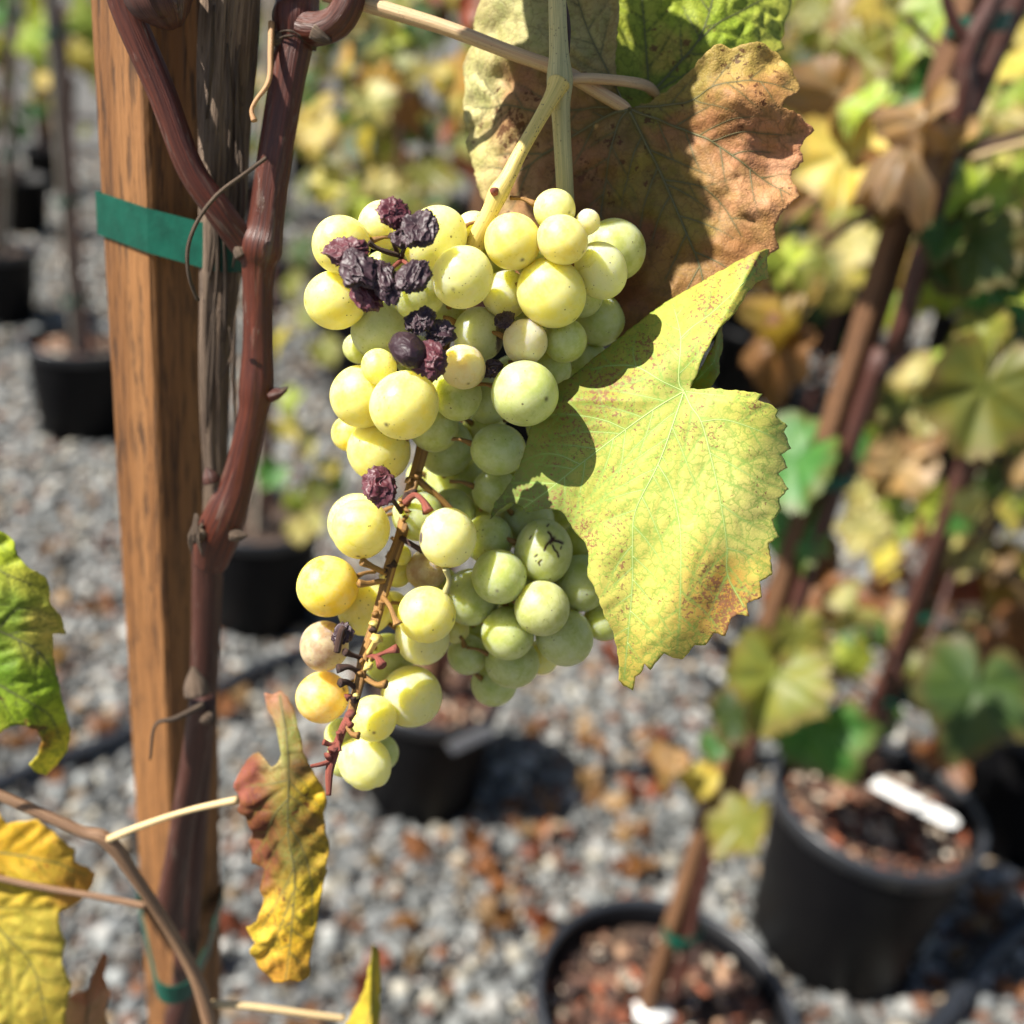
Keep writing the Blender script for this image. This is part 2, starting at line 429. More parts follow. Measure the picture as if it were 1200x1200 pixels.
# ---------------------------------------------------------------- the setting: ground and gravel
g = mesh_from('ground', [(-60, -10, 0), (60, -10, 0), (60, 120, 0), (-60, 120, 0)], [(0, 1, 2, 3)])
tag(obj('ground', g, M['ground']), kind='structure')

def pot_place(u, v, w, ratio=0.95):
    k = -ray(u, v)[2]
    d = CAMH / (k + ratio * w / 1200)
    p = P(u, v, d)
    return p[0], p[1], w * d / 2400, p[2]        # x, y, rim radius, height
POTS = {
    'right': pot_place(1030, 935, 245), 'bottom': pot_place(782, 1172, 312), 'behind': pot_place(508, 800, 172),
    'cane': pot_place(305, 602, 150), 'left': pot_place(92, 398, 122), 'farleft': pot_place(-8, 288, 96),
    'edge': pot_place(1240, 835, 190), 'back_right': pot_place(1130, 706, 140),
}
# pot of the vine in the foreground: the post stands in it
POST_Y = 0.318
postc = Py(228, 600, POST_Y + 0.012)
POTS['front'] = (postc[0] + 0.01, postc[1] + 0.02, 0.15, 0.28)

def stones(ncell, x0, x1, y0, y1, smin, smax, seed, cull=True):
    rng = np.random.default_rng(seed)
    nx, ny = int((x1 - x0) / ncell), int((y1 - y0) / ncell)
    gx, gy = np.meshgrid(np.arange(nx), np.arange(ny))
    x = x0 + (gx.ravel() + rng.random(nx * ny)) * ncell; y = y0 + (gy.ravel() + rng.random(nx * ny)) * ncell
    if cull:
        u, v, d = proj(np.stack([x, y, x * 0], 1))
        mg = 420
        k = (d > 0.1) & (u > -mg) & (u < 1200 + mg) & (v > -250) & (v < 1200 + 330)
        x, y = x[k], y[k]
    for (px, py, r, h) in POTS.values():
        k = (x - px) ** 2 + (y - py) ** 2 > (r * 0.84) ** 2
        x, y = x[k], y[k]
    n = len(x)
    V0, F0 = ico(1)
    s = smin + (smax - smin) * rng.random(n) ** 2.6
    sc = s[:, None] * (0.62 + 0.5 * rng.random((n, 3))); sc[:, 2] *= 0.72
    V = V0[None] * (0.82 + 0.36 * rng.random((n, 12)))[..., None] * sc[:, None]
    a = rng.random(n) * 6.283; b = (rng.random(n) - 0.5) * 1.1
    ca, sa, cb, sb = np.cos(a)[:, None], np.sin(a)[:, None], np.cos(b)[:, None], np.sin(b)[:, None]
    X, Y, Z = V[..., 0], V[..., 1], V[..., 2]
    Y, Z = Y * cb - Z * sb, Y * sb + Z * cb
    X, Y = X * ca - Y * sa, X * sa + Y * ca
    zc = s * 0.30 + rng.random(n) * smin * 1.3
    V = np.stack([X + x[:, None], Y + y[:, None], Z + zc[:, None]], -1).reshape(-1, 3)
    F = (F0[None] + (np.arange(n) * 12)[:, None, None]).reshape(-1, 3)
    pal = np.array([lin(150, 153, 151), lin(128, 131, 131), lin(172, 172, 168), lin(106, 108, 107), lin(190, 184, 168), lin(206, 204, 198), lin(170, 146, 116), lin(136, 92, 66), lin(92, 82, 74)])
    pr = np.array([0.22, 0.19, 0.14, 0.13, 0.09, 0.07, 0.07, 0.07, 0.06])
    c = pal[rng.choice(len(pal), n, p=pr / pr.sum())] * (0.30 + 0.62 * rng.random((n, 1)) ** 1.2)
    me = mesh_from('gravel', V, F, smooth=True)
    attr(me, 'Col', np.repeat(c, 12, 0), 'FLOAT_COLOR')
    o = obj('gravel', me, M['stone'])
    return o
tag(stones(0.0125, -1.9, 1.9, 0.35, 3.1, 0.005, 0.021, 3), 'loose grey crushed gravel with paler and tan stones between the pots', 'gravel', kind='stuff')
tag(stones(0.028, -3.6, 4.2, 3.1, 7.0, 0.012, 0.026, 4), 'coarser looking grey gravel under the back rows of pots', 'gravel', kind='stuff')

# ---------------------------------------------------------------- background leaf shapes
def vine_leaf_mesh(seed, curl=0.3, fold=0.2, rings=5, lobes=0.25, wave=0.12, nb=72):
    rng = np.random.default_rng(seed)
    th = np.linspace(-math.pi, math.pi, nb, endpoint=False)
    # lobes at 0 (tip), +-65, +-125 degrees; sinus at 180 (petiole)
    r = 0.76 + lobes * 0
    for a, w, hh in ((0, 0.40, 0.26), (1.12, 0.36, 0.17), (-1.12, 0.36, 0.17), (2.15, 0.45, 0.08), (-2.15, 0.45, 0.08)):
        r = r + (hh * (0.85 + 0.3 * rng.random())) * np.exp(-((th - a) / w) ** 2)
    sinus = np.exp(-((np.abs(th) - math.pi) / 0.22) ** 2)
    r = r * (1 - 0.82 * sinus)
    saw = (th * 30 / (2 * math.pi)) % 1.0
    r = r * (1 + 0.09 * (saw - 0.5) + 0.03 * rng.standard_normal(nb))
    V, lc, ed, ve = [(0, 0, 0)], [(0, 0, 0)], [0.0], [1.0]
    va = np.array([0, 1.12, -1.12, 2.15, -2.15])
    ph = rng.random(4) * 6.28
    for k in range(1, rings + 1):
        f = k / rings
        for j in range(nb):
            x, y = r[j] * f * math.sin(th[j]), r[j] * f * math.cos(th[j])
            rho = math.hypot(x, y)
            dv = min(abs((th[j] - a + math.pi) % (2 * math.pi) - math.pi) for a in va) * rho
            z = -curl * rho ** 2 * (0.6 + 0.4 * math.cos(th[j] + ph[0])) + fold * abs(x) + wave * f * f * math.sin(3 * th[j] + ph[1]) + 0.05 * math.sin(7 * th[j] + ph[2]) * f * f
            z -= 0.05 * math.exp(-(dv / 0.07) ** 2)
            V.append((x, y, z)); lc.append((x, y, seed)); ed.append(f); ve.append(math.exp(-(dv / 0.05) ** 2))
    F = [(0, 1 + j, 1 + (j + 1) % nb) for j in range(nb)]
    for k in range(1, rings):
        a, b = 1 + (k - 1) * nb, 1 + k * nb
        F += [(a + j, b + j, b + (j + 1) % nb, a + (j + 1) % nb) for j in range(nb)]
    # short petiole at the sinus
    pv, pf, _ = tube_data([(0, 0, 0), (0, -0.35, -0.06), (0.03, -0.75, -0.22)], [0.02, 0.017, 0.022], n=5, sides=5, off=len(V))
    V += [tuple(q) for q in pv]; F += pf
    lc += [(0, 0, 0)] * len(pv); ed += [0] * len(pv); ve += [0.6] * len(pv)
    me = mesh_from('leaf', V, F)
    attr(me, 'lc', lc, 'FLOAT_VECTOR'); attr(me, 'edge', ed); attr(me, 'vein', ve)
    me.materials.append(M['leaf_bg'])
    return me
LEAVES = [vine_leaf_mesh(20 + i, *p) for i, p in enumerate([(0.25, 0.15, 4), (0.45, 0.3, 4), (0.15, 0.45, 4), (0.6, 0.1, 4), (0.3, 0.6, 4), (0.1, 0.2, 4)])]
CRISP = [vine_leaf_mesh(40 + i, *p) for i, p in enumerate([(1.2, 0.5, 5, 0.2, 0.3), (0.9, 1.1, 5, 0.2, 0.35), (1.5, 0.2, 5, 0.2, 0.25), (0.5, 1.6, 5, 0.2, 0.4)])]
GREENS = {
    'green': lin(74, 128, 58), 'olive': lin(132, 136, 58), 'lime': lin(170, 190, 74), 'yellow': lin(204, 188, 92), 'gold': lin(192, 156, 76),
    'brown': lin(150, 96, 58), 'tan': lin(180, 146, 108), 'orange': lin(160, 112, 66), 'dark': lin(70, 92, 46), 'rust': lin(140, 70, 44), 'pale': lin(206, 200, 130),
}
def leaf_obj(p, size, ckey, parent, rng, facing=None, dry=False, mesh=None, name='leaf'):
    me = mesh or (rng.choice(CRISP) if dry else rng.choice(LEAVES))
    # leaf blade hangs tip-down with its face turned to the light, with scatter
    n = Vector(facing) if facing is not None else Vector((-0.45 + rng.uniform(-0.7, 0.7), -0.65 + rng.uniform(-0.6, 0.6), 0.5 + rng.uniform(-0.5, 0.5)))
    n.normalize()
    tip = Vector((rng.uniform(-0.6, 0.6), rng.uniform(-0.5, 0.1), -1.0))
    y = (tip - n * tip.dot(n)).normalized()
    x = y.cross(n).normalized()
    m = Matrix((x, y, n)).transposed().to_4x4() @ Matrix.Scale(size, 4)
    m = Matrix.Translation(Vector(p)) @ m
    o = obj(name, me, None, parent, m)
    c = GREENS[ckey]; j = rng.uniform(0.5, 1.0)
    o.color = (c[0] * j, c[1] * j * rng.uniform(0.92, 1.08), c[2] * j, 1)
    return o

# ---------------------------------------------------------------- pots, stakes, background vines
def lathe(prof, n=48):
    th = np.arange(n) / n * 2 * math.pi
    V = np.concatenate([np.stack([r * np.cos(th), r * np.sin(th), np.full(n, z)], 1) for r, z in prof])
    F = [(k * n + j, k * n + (j + 1) % n, (k + 1) * n + (j + 1) % n, (k + 1) * n + j) for k in range(len(prof) - 1) for j in range(n)]
    return V, F
def make_pot(key, label, mulch=True, group='black nursery pots'):
    x, y, R, h = POTS[key]
    t = thing('nursery_pot', label, 'pot', (x, y, 0), group)
    rb = R * 0.80
    V, F = lathe([(0.001, 0.004), (rb * 0.94, 0.004), (rb, 0.012), (R * 0.955, h * 0.90), (R * 0.965, h - 0.006), (R * 0.935, h - 0.006), (R * 0.92, h * 0.9), (rb * 0.95, 0.02), (0.001, 0.02)])
    obj('pot_wall', mesh_from('pot_wall', V + np.array([x, y, 0]), F), M['pot'], t)
    rim = [(R * 0.968, h * 0.90), (R * 0.992, h * 0.905), (R * 1.0, h - 0.008), (R * 1.003, h - 0.003), (R * 0.99, h), (R * 0.955, h), (R * 0.938, h - 0.004), (R * 0.934, h - 0.012)]
    V, F = lathe(rim)
    obj('pot_rim', mesh_from('pot_rim', V + np.array([x, y, 0]), F), M['rim'], t)
    hs = h * 0.86
    rr = R * 0.93
    V, F = lathe([(rr * f, hs) for f in np.linspace(0.001, 1, 14)], 40)
    V[:, 2] += 0.010 * fbm(V * np.array([22, 22, 1]) + x * 9, 3) * (np.hypot(V[:, 0], V[:, 1]) < rr * 0.97)
    obj('soil', mesh_from('soil', V + np.array([x, y, 0]), F), M['soil'], t)
    if mulch:
        rng = np.random.default_rng(int(abs(x) * 1000) + 5)
        n = 420; V0, F0 = ico(1)
        a = rng.random(n) * 6.283; q = rr * 0.93 * np.sqrt(rng.random(n))
        s = 0.0045 + 0.011 * rng.random(n) ** 3
        sc = s[:, None] * np.stack([0.8 + 0.9 * rng.random(n), 0.5 + 0.4 * rng.random(n), 0.3 + 0.3 * rng.random(n)], 1)
        V = V0[None] * (0.75 + 0.5 * rng.random((n, 12)))[..., None] * sc[:, None]
        b = rng.random(n) * 6.283
        X = V[..., 0] * np.cos(b)[:, None] - V[..., 1] * np.sin(b)[:, None]; Y = V[..., 0] * np.sin(b)[:, None] + V[..., 1] * np.cos(b)[:, None]
        Vw = np.stack([X + (x + q * np.cos(a))[:, None], Y + (y + q * np.sin(a))[:, None], V[..., 2] + hs + 0.004 + 0.006 * rng.random(n)[:, None]], -1).reshape(-1, 3)
        Fw = (F0[None] + (np.arange(n) * 12)[:, None, None]).reshape(-1, 3)
        pal = np.array([lin(92, 62, 48), lin(58, 40, 34), lin(150, 118, 92), lin(176, 160, 140), lin(128, 70, 44), lin(196, 186, 170)])
        c = pal[rng.choice(6, n, p=[.3, .28, .14, .1, .12, .06])] * (0.7 + 0.6 * rng.random((n, 1)))
        me = mesh_from('mulch', Vw, Fw)
        attr(me, 'Col', np.repeat(c, 12, 0), 'FLOAT_COLOR')
        tag(obj('mulch', me, M['stone'], t), kind='stuff')
    return t

def box_post(name, base, top, side, mat, rot=0.0, bevel=0.0015, nz=2, parent=None):
    base = np.array(base, float); top = np.array(top, float)
    ca, sa = math.cos(rot), math.sin(rot); h = side / 2; b = bevel
    ring = [(-h + b, -h), (h - b, -h), (h, -h + b), (h, h - b), (h - b, h), (-h + b, h), (-h, h - b), (-h, -h + b)]
    V, F = [], []
    for k in range(nz + 1):
        c = base + (top - base) * k / nz
        V += [(c[0] + x * ca - y * sa, c[1] + x * sa + y * ca, c[2]) for x, y in ring]
    for k in range(nz):
        F += [(k * 8 + j, k * 8 + (j + 1) % 8, (k + 1) * 8 + (j + 1) % 8, (k + 1) * 8 + j) for j in range(8)]
    F += [tuple(range(7, -1, -1)), tuple(range(nz * 8, nz * 8 + 8))]
    me = mesh_from(name, V, F, smooth=False)
    return obj(name, me, mat, parent)
def band(name, pts, z0, z1, mat, parent=None, thick=0.0006, tilt=(0, 0)):
    """closed tape band around a horizontal outline"""
    pts = np.asarray(pts, float); n = len(pts); c = pts.mean(0)
    V = []
    for off, z in ((0, z0), (thick, z0), (thick, z1), (0, z1)):
        for p in pts:
            d = (p - c) / np.linalg.norm(p - c)
            q = p + d * off
            V.append((q[0], q[1], z + tilt[0] * (p[0] - c[0]) + tilt[1] * (p[1] - c[1])))
    F = []
    for k in range(4):
        k2 = (k + 1) % 4
        F += [(k * n + j, k * n + (j + 1) % n, k2 * n + (j + 1) % n, k2 * n + j) for j in range(n)]
    me = mesh_from(name, V, F, smooth=False)
    return obj(name, me, mat, parent)
def circ(x, y, r, n=20): 
    t = np.arange(n) / n * 2 * math.pi
    return np.stack([x + r * np.cos(t), y + r * np.sin(t)], 1)

LAB = {
    'right': 'black nursery pot with a white plant tag lying on its soil',
    'bottom': 'open black nursery pot with dark mulch and a scrap of white label at the stem',
    'behind': 'black nursery pot with a small grey label hanging on its side',
    'cane': 'black nursery pot in deep shade behind the red brown cane',
    'left': 'black nursery pot holding a weathered grey stake with green ties',
    'farleft': 'black nursery pot with a pale thin stake standing next to the grey staked pot',
    'edge': 'black nursery pot with a short upright white tag, beside the thin hose',
    'back_right': 'black nursery pot hidden among drying leaves behind the white tagged pot',
    'front': 'black nursery pot in which the square wooden post stands',
}
for k in POTS: make_pot(k, LAB[k], mulch=k in ('right', 'bottom', 'behind', 'left'))

def stake_at(key, top_uv, side, mat, label, dx=0.0, dy=0.0, ztop=None, ties=(), cat='stake'):
    x, y, R, h = POTS[key]
    base = np.array([x + dx, y + dy, 0.03])
    top = Py(top_uv[0], top_uv[1], y + dy)
    t = thing('wooden_stake', label, cat, base, 'stakes of the potted vines')
    box_post('shaft', base, top, side, mat, 0.5, parent=t)
    for v in ties:
        f = np.linspace(0, 1, 400)[:, None]; L = base + (top - base) * f
        _, vv, _ = proj(L); c = L[np.argmin(abs(vv - v))]
        band('tie', circ(c[0] + 0.008, c[1] - 0.004, side * 1.0, 14), c[2] - 0.006, c[2] + 0.006, M['tape'], t, 0.001, (0.25, 0))
    return base, top
def along(base, top, f): return np.asarray(base) + (np.asarray(top) - np.asarray(base)) * f

# --- vine in the bottom pot, the stake leaning across the right of the picture
pb = POTS['bottom']
B2, T2 = stake_at('bottom', (1142, -10), 0.019, M['stake'], 'brown wooden stake rising from the open mulch filled pot, bound with green ties', dx=-0.022, dy=0.01, ties=(1085, 552, 200, 25))
r2 = random.Random(5)
v2 = thing('potted_vine', 'autumn grapevine with curled brown and olive leaves tied to the brown stake', 'vine', (pb[0] + 0.02, pb[1], 0))
def offs(f, dx, dy=-0.015): return along(B2, T2, f) + np.array([dx, dy, 0])
tube('trunk', [offs(0.2, 0.018), offs(0.36, 0.011), offs(0.5, 0.011), offs(0.64, 0.010, -0.016), offs(0.8, 0.011, -0.016)], [0.007, 0.006, 0.0065, 0.007, 0.007], M['cane2'], v2, n=40, sides=12, rough=0.12, wob=0.003)
yk = POTS['bottom'][1] - 0.02
def K(u, v, y=None): return Py(u, v, y if y else yk)
tube('cane', [offs(0.8, 0.02, -0.02), K(1120, 150), K(1135, 60), K(1165, 0), K(1185, -60)], [0.008, 0.0075, 0.007, 0.0065, 0.006], M['cane2'], v2, n=30, sides=10, rough=0.1)
tube('cane', [K(1138, 55), K(1115, 20), K(1100, -40)], [0.005, 0.004, 0.0035], M['cane2'], v2, n=14, sides=8)
tube('cane', [K(1125, 150, yk + 0.03), K(1165, 60, yk + 0.03), K(1190, 0, yk + 0.03), K(1210, -40, yk + 0.03)], [0.009, 0.009, 0.01, 0.01], M['cane2'], v2, n=20, sides=10, rough=0.1)
tube('cane', [K(1110, 190), K(1160, 168), K(1220, 150)], [0.003, 0.0028, 0.0028], M['cane2'], v2, n=12, sides=6)
tube('cane', [K(1135, 185), K(1180, 172), K(1230, 160)], [0.0035, 0.0032, 0.003], M['straw'], v2, n=12, sides=6)
tube('cane', [K(1050, 235, yk + 0.05), K(1000, 260, yk + 0.08), K(960, 290, yk + 0.12)], [0.005, 0.004, 0.003], M['cane2'], v2, n=12, sides=6)
tube('cane', [K(1062, 20, yk + 0.1), K(1090, 50, yk + 0.1), K(1110, 70, yk + 0.06)], [0.003, 0.003, 0.003], M['cane2'], v2, n=12, sides=6)
for (u, v, s, ck, dz, dry) in [
    (1062, 178, 60, 'tan', -0.03, 1), (1085, 140, 60, 'tan', -0.02, 1), (1040, 205, 56, 'tan', 0.0, 1), (1120, 170, 40, 'tan', -0.03, 1),
    (992, 180, 78, 'yellow', 0.02, 0), (985, 110, 62, 'tan', 0.05, 1), (1010, 60, 55, 'olive', 0.10, 0), (960, 215, 60, 'tan', 0.08, 1),
    (1145, 285, 74, 'dark', -0.02, 0), (1190, 390, 55, 'dark', 0.0, 0), (1155, 455, 96, 'olive', -0.06, 0), (1195, 430, 60, 'olive', -0.02, 0),
    (912, 405, 58, 'orange', 0.08, 1), (935, 380, 50, 'gold', 0.09, 1), (930, 540, 84, 'green', 0.02, 0), (925, 620, 70, 'green', 0.03, 0),
    (905, 305, 26, 'lime', 0.1, 0), (925, 300, 40, 'lime', 0.2, 0), (1180, 70, 60, 'yellow', 0.1, 0), (1100, 10, 60, 'lime', 0.12, 0),
    (868, 965, 58, 'olive', -0.03, 0), (838, 872, 26, 'green', 0.0, 0), (795, 905, 34, 'tan', 0.02, 1), (825, 915, 34, 'yellow', 0.02, 1),
    (908, 792, 78, 'olive', -0.06, 0), (935, 745, 50, 'olive', -0.04, 0), (858, 838, 44, 'dark', -0.03, 0), (955, 650, 40, 'brown', 0.06, 1), (900, 700, 36, 'rust', 0.04, 1), (1000, 470, 40, 'tan', 0.05, 1),
    (1180, 215, 50, 'lime', 0.15, 0), (1165, 250, 48, 'lime', 0.2, 0)]:
    p = Py(u, v, yk + dz); sz = s / 1200 * (p - CP) @ FW * 0.92
    leaf_obj(p, sz, ck, v2, r2, dry=bool(dry))

rx = random.Random(91)
for i in range(46):
    u, v = rx.uniform(930, 1215), rx.uniform(-60, 330)
    p = Py(u, v, yk + rx.uniform(0.12, 0.9)); leaf_obj(p, rx.uniform(30, 52) / 1200 * (p - CP) @ FW * 1.0, rx.choice(['pale', 'lime', 'olive', 'yellow', 'tan', 'pale', 'lime', 'olive', 'green', 'gold']), v2, rx, dry=rx.random() < 0.15)
for i in range(16):
    u, v = rx.uniform(1090, 1215), rx.uniform(180, 500)
    p = Py(u, v, yk + rx.uniform(-0.05, 0.15)); leaf_obj(p, rx.uniform(34, 56) / 1200 * (p - CP) @ FW, rx.choice(['olive', 'dark', 'olive', 'lime', 'green']), v2, rx)
# --- vine in the right pot
pr = POTS['right']
B1, T1 = stake_at('right', (1290, 120), 0.02, M['stake'], 'dark stake standing in the pot with the white tag', dy=0.09, ties=(812, 712))
r1 = random.Random(8)
v1 = thing('potted_vine', 'low grapevine with green and olive brown leaves growing from the white tagged pot', 'vine', (pr[0] - 0.02, pr[1], 0))
def o1(f, dx, dy=-0.012): return along(B1, T1, f) + np.array([dx, dy, 0])
tube('trunk', [o1(0.2, -0.02), o1(0.36, -0.014), o1(0.55, -0.016), o1(0.8, -0.012)], [0.012, 0.010, 0.010, 0.008], M['cane2'], v1, n=30, sides=10, rough=0.14, wob=0.003)
for (u, v, s, ck, dz, dry) in [
    (955, 850, 86, 'green', -0.08, 0), (915, 795, 72, 'olive', -0.10, 0), (1142, 805, 92, 'dark', -0.16, 0), (1032, 840, 36, 'green', 0.16, 0),
    (1000, 770, 34, 'lime', 0.1, 0), (990, 760, 30, 'green', 0.15, 0), (1030, 645, 46, 'yellow', 0.25, 0), (1055, 545, 54, 'tan', 0.2, 0), (1090, 530, 40, 'tan', 0.22, 1),
    (1105, 590, 40, 'lime', 0.15, 0), (1130, 600, 36, 'olive', 0.2, 0), (1160, 640, 40, 'tan', 0.12, 1), (1190, 540, 44, 'tan', 0.1, 1), (1180, 670, 50, 'gold', 0.12, 1),
    (1050, 680, 30, 'brown', 0.3, 1), (1130, 690, 40, 'rust', 0.1, 1), (1200, 730, 40, 'brown', 0.05, 1), (1100, 860, 44, 'brown', 0.0, 1), (960, 690, 36, 'brown', 0.3, 1)]:
    p = Py(u, v, pr[1] + dz); sz = s / 1200 * (p - CP) @ FW * 0.92
    leaf_obj(p, sz, ck, v1, r1, dry=bool(dry))
for i in range(30):
    u, v = r1.uniform(1000, 1215), r1.uniform(430, 780)
    p = Py(u, v, pr[1] + r1.uniform(-0.1, 0.4)); leaf_obj(p, r1.uniform(20, 40) / 1200 * (p - CP) @ FW, r1.choice(['tan', 'lime', 'brown', 'olive', 'lime', 'pale', 'dark', 'yellow', 'green']), v1, r1, dry=r1.random() < 0.5)
def canes(parent, pts_list, y, rad, mat):
    for pts in pts_list:
        tube('cane', [Py(u, v, y + dz) for u, v, dz in pts], rad, mat, parent, n=14, sides=6, rough=0.1)
canes(v1, [[(1060, 800, 0), (1010, 700, 0.1), (1080, 640, 0.2), (1150, 570, 0.25)], [(1080, 780, 0), (1130, 640, 0.1), (1190, 560, 0.12)], [(1050, 850, 0), (1000, 800, -0.05), (960, 790, -0.08)]], pr[1], 0.0035, M['cane2'])

# --- other pots: stakes and vines of their own
def filler_vine(key, label, seed, stake_top, side, smat, slabel, leaves, ties=(), thick=0.008, dx=0.015):
    x, y, R, h = POTS[key]
    B, T = stake_at(key, stake_top, side, smat, slabel, ties=ties)
    t = thing('potted_vine', label, 'vine', (x + dx, y, 0))
    q = [along(B, T, f) + np.array([dx, -0.012, 0]) for f in (0.18, 0.4, 0.6, 0.8, 0.95)]
    tube('trunk', q, [thick, thick * 0.9, thick * 0.9, thick * 0.8, thick * 0.7], M['cane2'], t, n=30, sides=8, rough=0.14, wob=0.004)
    rr = random.Random(seed)
    for (u, v, s, ck, dz, dry) in leaves:
        p = Py(u, v, y + dz); sz = s / 1200 * (p - CP) @ FW * 0.92
        leaf_obj(p, sz, ck, t, rr, dry=bool(dry))
    return t
filler_vine('left', 'bare grapevine tied along the weathered grey stake', 21, (58, -30), 0.034, M['grey_stake'], 'weathered grey stake with green ties in a black pot',
            [(40, 40, 40, 'lime', 0.4, 0), (110, 20, 50, 'lime', 0.3, 0), (90, 60, 34, 'yellow', 0.5, 0), (60, 90, 24, 'yellow', 0.8, 0), (118, 85, 30, 'olive', 0.6, 0)], ties=(235, 350, 38), dx=0.03)
filler_vine('farleft', 'thin grapevine beside the pale stake', 22, (22, -30), 0.028, M['grey_stake'], 'pale thin stake with green ties standing in a black pot', [(5, 10, 40, 'green', 0.3, 0), (40, 0, 40, 'olive', 0.4, 0)], ties=(180, 20), dx=-0.03)
rc = random.Random(31)
lv = []
for i in range(62):
    u = rc.uniform(355, 560); v = rc.uniform(-60, 262)
    lv.append((u, v, rc.uniform(22, 46), rc.choice(['olive', 'olive', 'yellow', 'yellow', 'lime', 'green', 'green', 'dark', 'dark', 'dark', 'gold', 'pale', 'rust']), rc.uniform(-0.25, 0.5), 0))
lv += [(372, 150, 34, 'yellow', -0.3, 0), (385, 215, 34, 'yellow', -0.3, 0), (410, 235, 34, 'olive', -0.35, 0), (430, 120, 40, 'pale', -0.3, 0), (500, 200, 44, 'olive', -0.3, 0), (470, 120, 30, 'orange', -0.2, 1), (525, 90, 30, 'yellow', -0.2, 0),
       (540, 15, 40, 'rust', -0.6, 1), (445, 215, 30, 'pale', -0.3, 0)]
filler_vine('behind', 'leafy grapevine with yellow and olive leaves hanging behind the upper bunch', 31, (600, -40), 0.025, M['stake'], 'wooden stake hidden behind the grape bunch', lv, thick=0.009)
lv = [(345, 470, 26, 'lime', -0.2, 0), (335, 500, 26, 'yellow', -0.2, 0), (360, 520, 24, 'pale', -0.2, 0), (320, 555, 26, 'green', -0.1, 0), (350, 585, 24, 'lime', -0.15, 0), (375, 575, 26, 'olive', -0.2, 0), (395, 560, 26, 'green', -0.2, 0), (372, 610, 24, 'pale', -0.2, 0), (350, 620, 22, 'pale', -0.2, 0), (385, 545, 20, 'yellow', -0.2, 0)]
filler_vine('cane', 'low grapevine with lime and pale leaves over the shaded pot', 33, (325, -40), 0.025, M['grey_stake'], 'grey stake half hidden behind the red brown cane', lv + [(340, 330, 30, 'olive', 0.2, 0), (365, 370, 30, 'olive', 0.3, 0), (355, 290, 30, 'dark', 0.2, 0), (380, 410, 26, 'olive', 0.4, 0), (330, 400, 26, 'yellow', 0.4, 0)], thick=0.008)
filler_vine('edge', 'grapevine with few brown leaves in the pot with an upright tag', 35, (1500, 100), 0.02, M['stake'], 'wooden stake in the pot with the upright tag', [(1190, 770, 40, 'dark', 0.0, 0), (1215, 700, 50, 'brown', 0.0, 1)])
lv = [(u, v, s, c, d, 0) for u, v, s, c, d in [(1020, 320, 40, 'yellow', 0.1), (1050, 350, 40, 'lime', 0.2), (1090, 420, 36, 'lime', 0.1), (1070, 460, 40, 'olive', 0.1), (1110, 330, 40, 'yellow', 0.1), (975, 300, 40, 'olive', 0.3), (1130, 240, 44, 'lime', 0.2), (1180, 300, 40, 'lime', 0.2), (960, 120, 40, 'pale', 0.4), (940, 170, 40, 'olive', 0.3), (1060, 90, 44, 'olive', 0.3), (1030, 20, 50, 'olive', 0.3), (960, 30, 40, 'pale', 0.4), (1150, 120, 44, 'yellow', 0.2), (1190, 160, 40, 'lime', 0.3), (1090, 80, 40, 'lime', 0.3), (980, 260, 36, 'tan', 0.2), (1050, 280, 34, 'gold', 0.1)]]
filler_vine('back_right', 'grapevine with bright lime and yellow leaves behind the brown stake', 37, (1270, -40), 0.02, M['stake'], 'wooden stake among lime and yellow leaves behind the brown stake', lv)

# --- back rows: each vine a thing with pot of its own, crown as one leafy mass
def crown_mesh(seed, n=130, h0=0.45, h1=1.9, rad=0.26):
    rng = np.random.default_rng(seed); VV, FF, CC = [], [], []
    nb = 14; th = np.linspace(-math.pi, math.pi, nb, endpoint=False)
    r = 0.7 + 0.3 * np.exp(-(th / 0.5) ** 2) + 0.18 * np.exp(-((np.abs(th) - 1.1) / 0.35) ** 2); r = r * (1 - 0.6 * np.exp(-((np.abs(th) - math.pi) / 0.35) ** 2))
    keys = ['green', 'olive', 'olive', 'lime', 'yellow', 'yellow', 'gold', 'brown', 'tan', 'dark', 'dark', 'green']
    for i in range(n):
        z = h0 + (h1 - h0) * rng.random() ** 0.8; a = rng.random() * 6.283; q = rad * (0.25 + 0.75 * rng.random()) * (0.7 + 0.5 * math.sin(z * 5 + seed))
        s = 0.032 + 0.035 * rng.random()
        nrm = np.array([math.cos(a) * 0.8, math.sin(a) * 0.8, 0.5]) + 0.5 * rng.standard_normal(3); nrm /= np.linalg.norm(nrm)
        y = np.array([0.3 * rng.standard_normal(), 0.3 * rng.standard_normal(), -1.0]); y -= nrm * (y @ nrm); y /= np.linalg.norm(y); x = np.cross(y, nrm)
        lx, ly = r * np.sin(th) * s, r * np.cos(th) * s
        lz = -0.3 / s * (lx ** 2 + ly ** 2) * rng.random() + 0.3 * np.abs(lx) * rng.random()
        c = np.array([q * math.cos(a), q * math.sin(a), z])
        V = c + lx[:, None] * x + ly[:, None] * y + lz[:, None] * nrm
        o = i * (nb + 1)
        VV.append(np.vstack([c[None], V])); FF += [(o, o + 1 + j, o + 1 + (j + 1) % nb) for j in range(nb)]
        cc = np.array(GREENS[keys[rng.integers(len(keys))]]) * (0.4 + 0.5 * rng.random()); CC.append(np.repeat(cc[None], nb + 1, 0))
    me = mesh_from('crown', np.vstack(VV), np.array(FF))
    attr(me, 'Col', np.vstack(CC), 'FLOAT_COLOR'); me.materials.append(M['crown'])
    return me
CROWNS = [crown_mesh(60 + i) for i in range(5)]
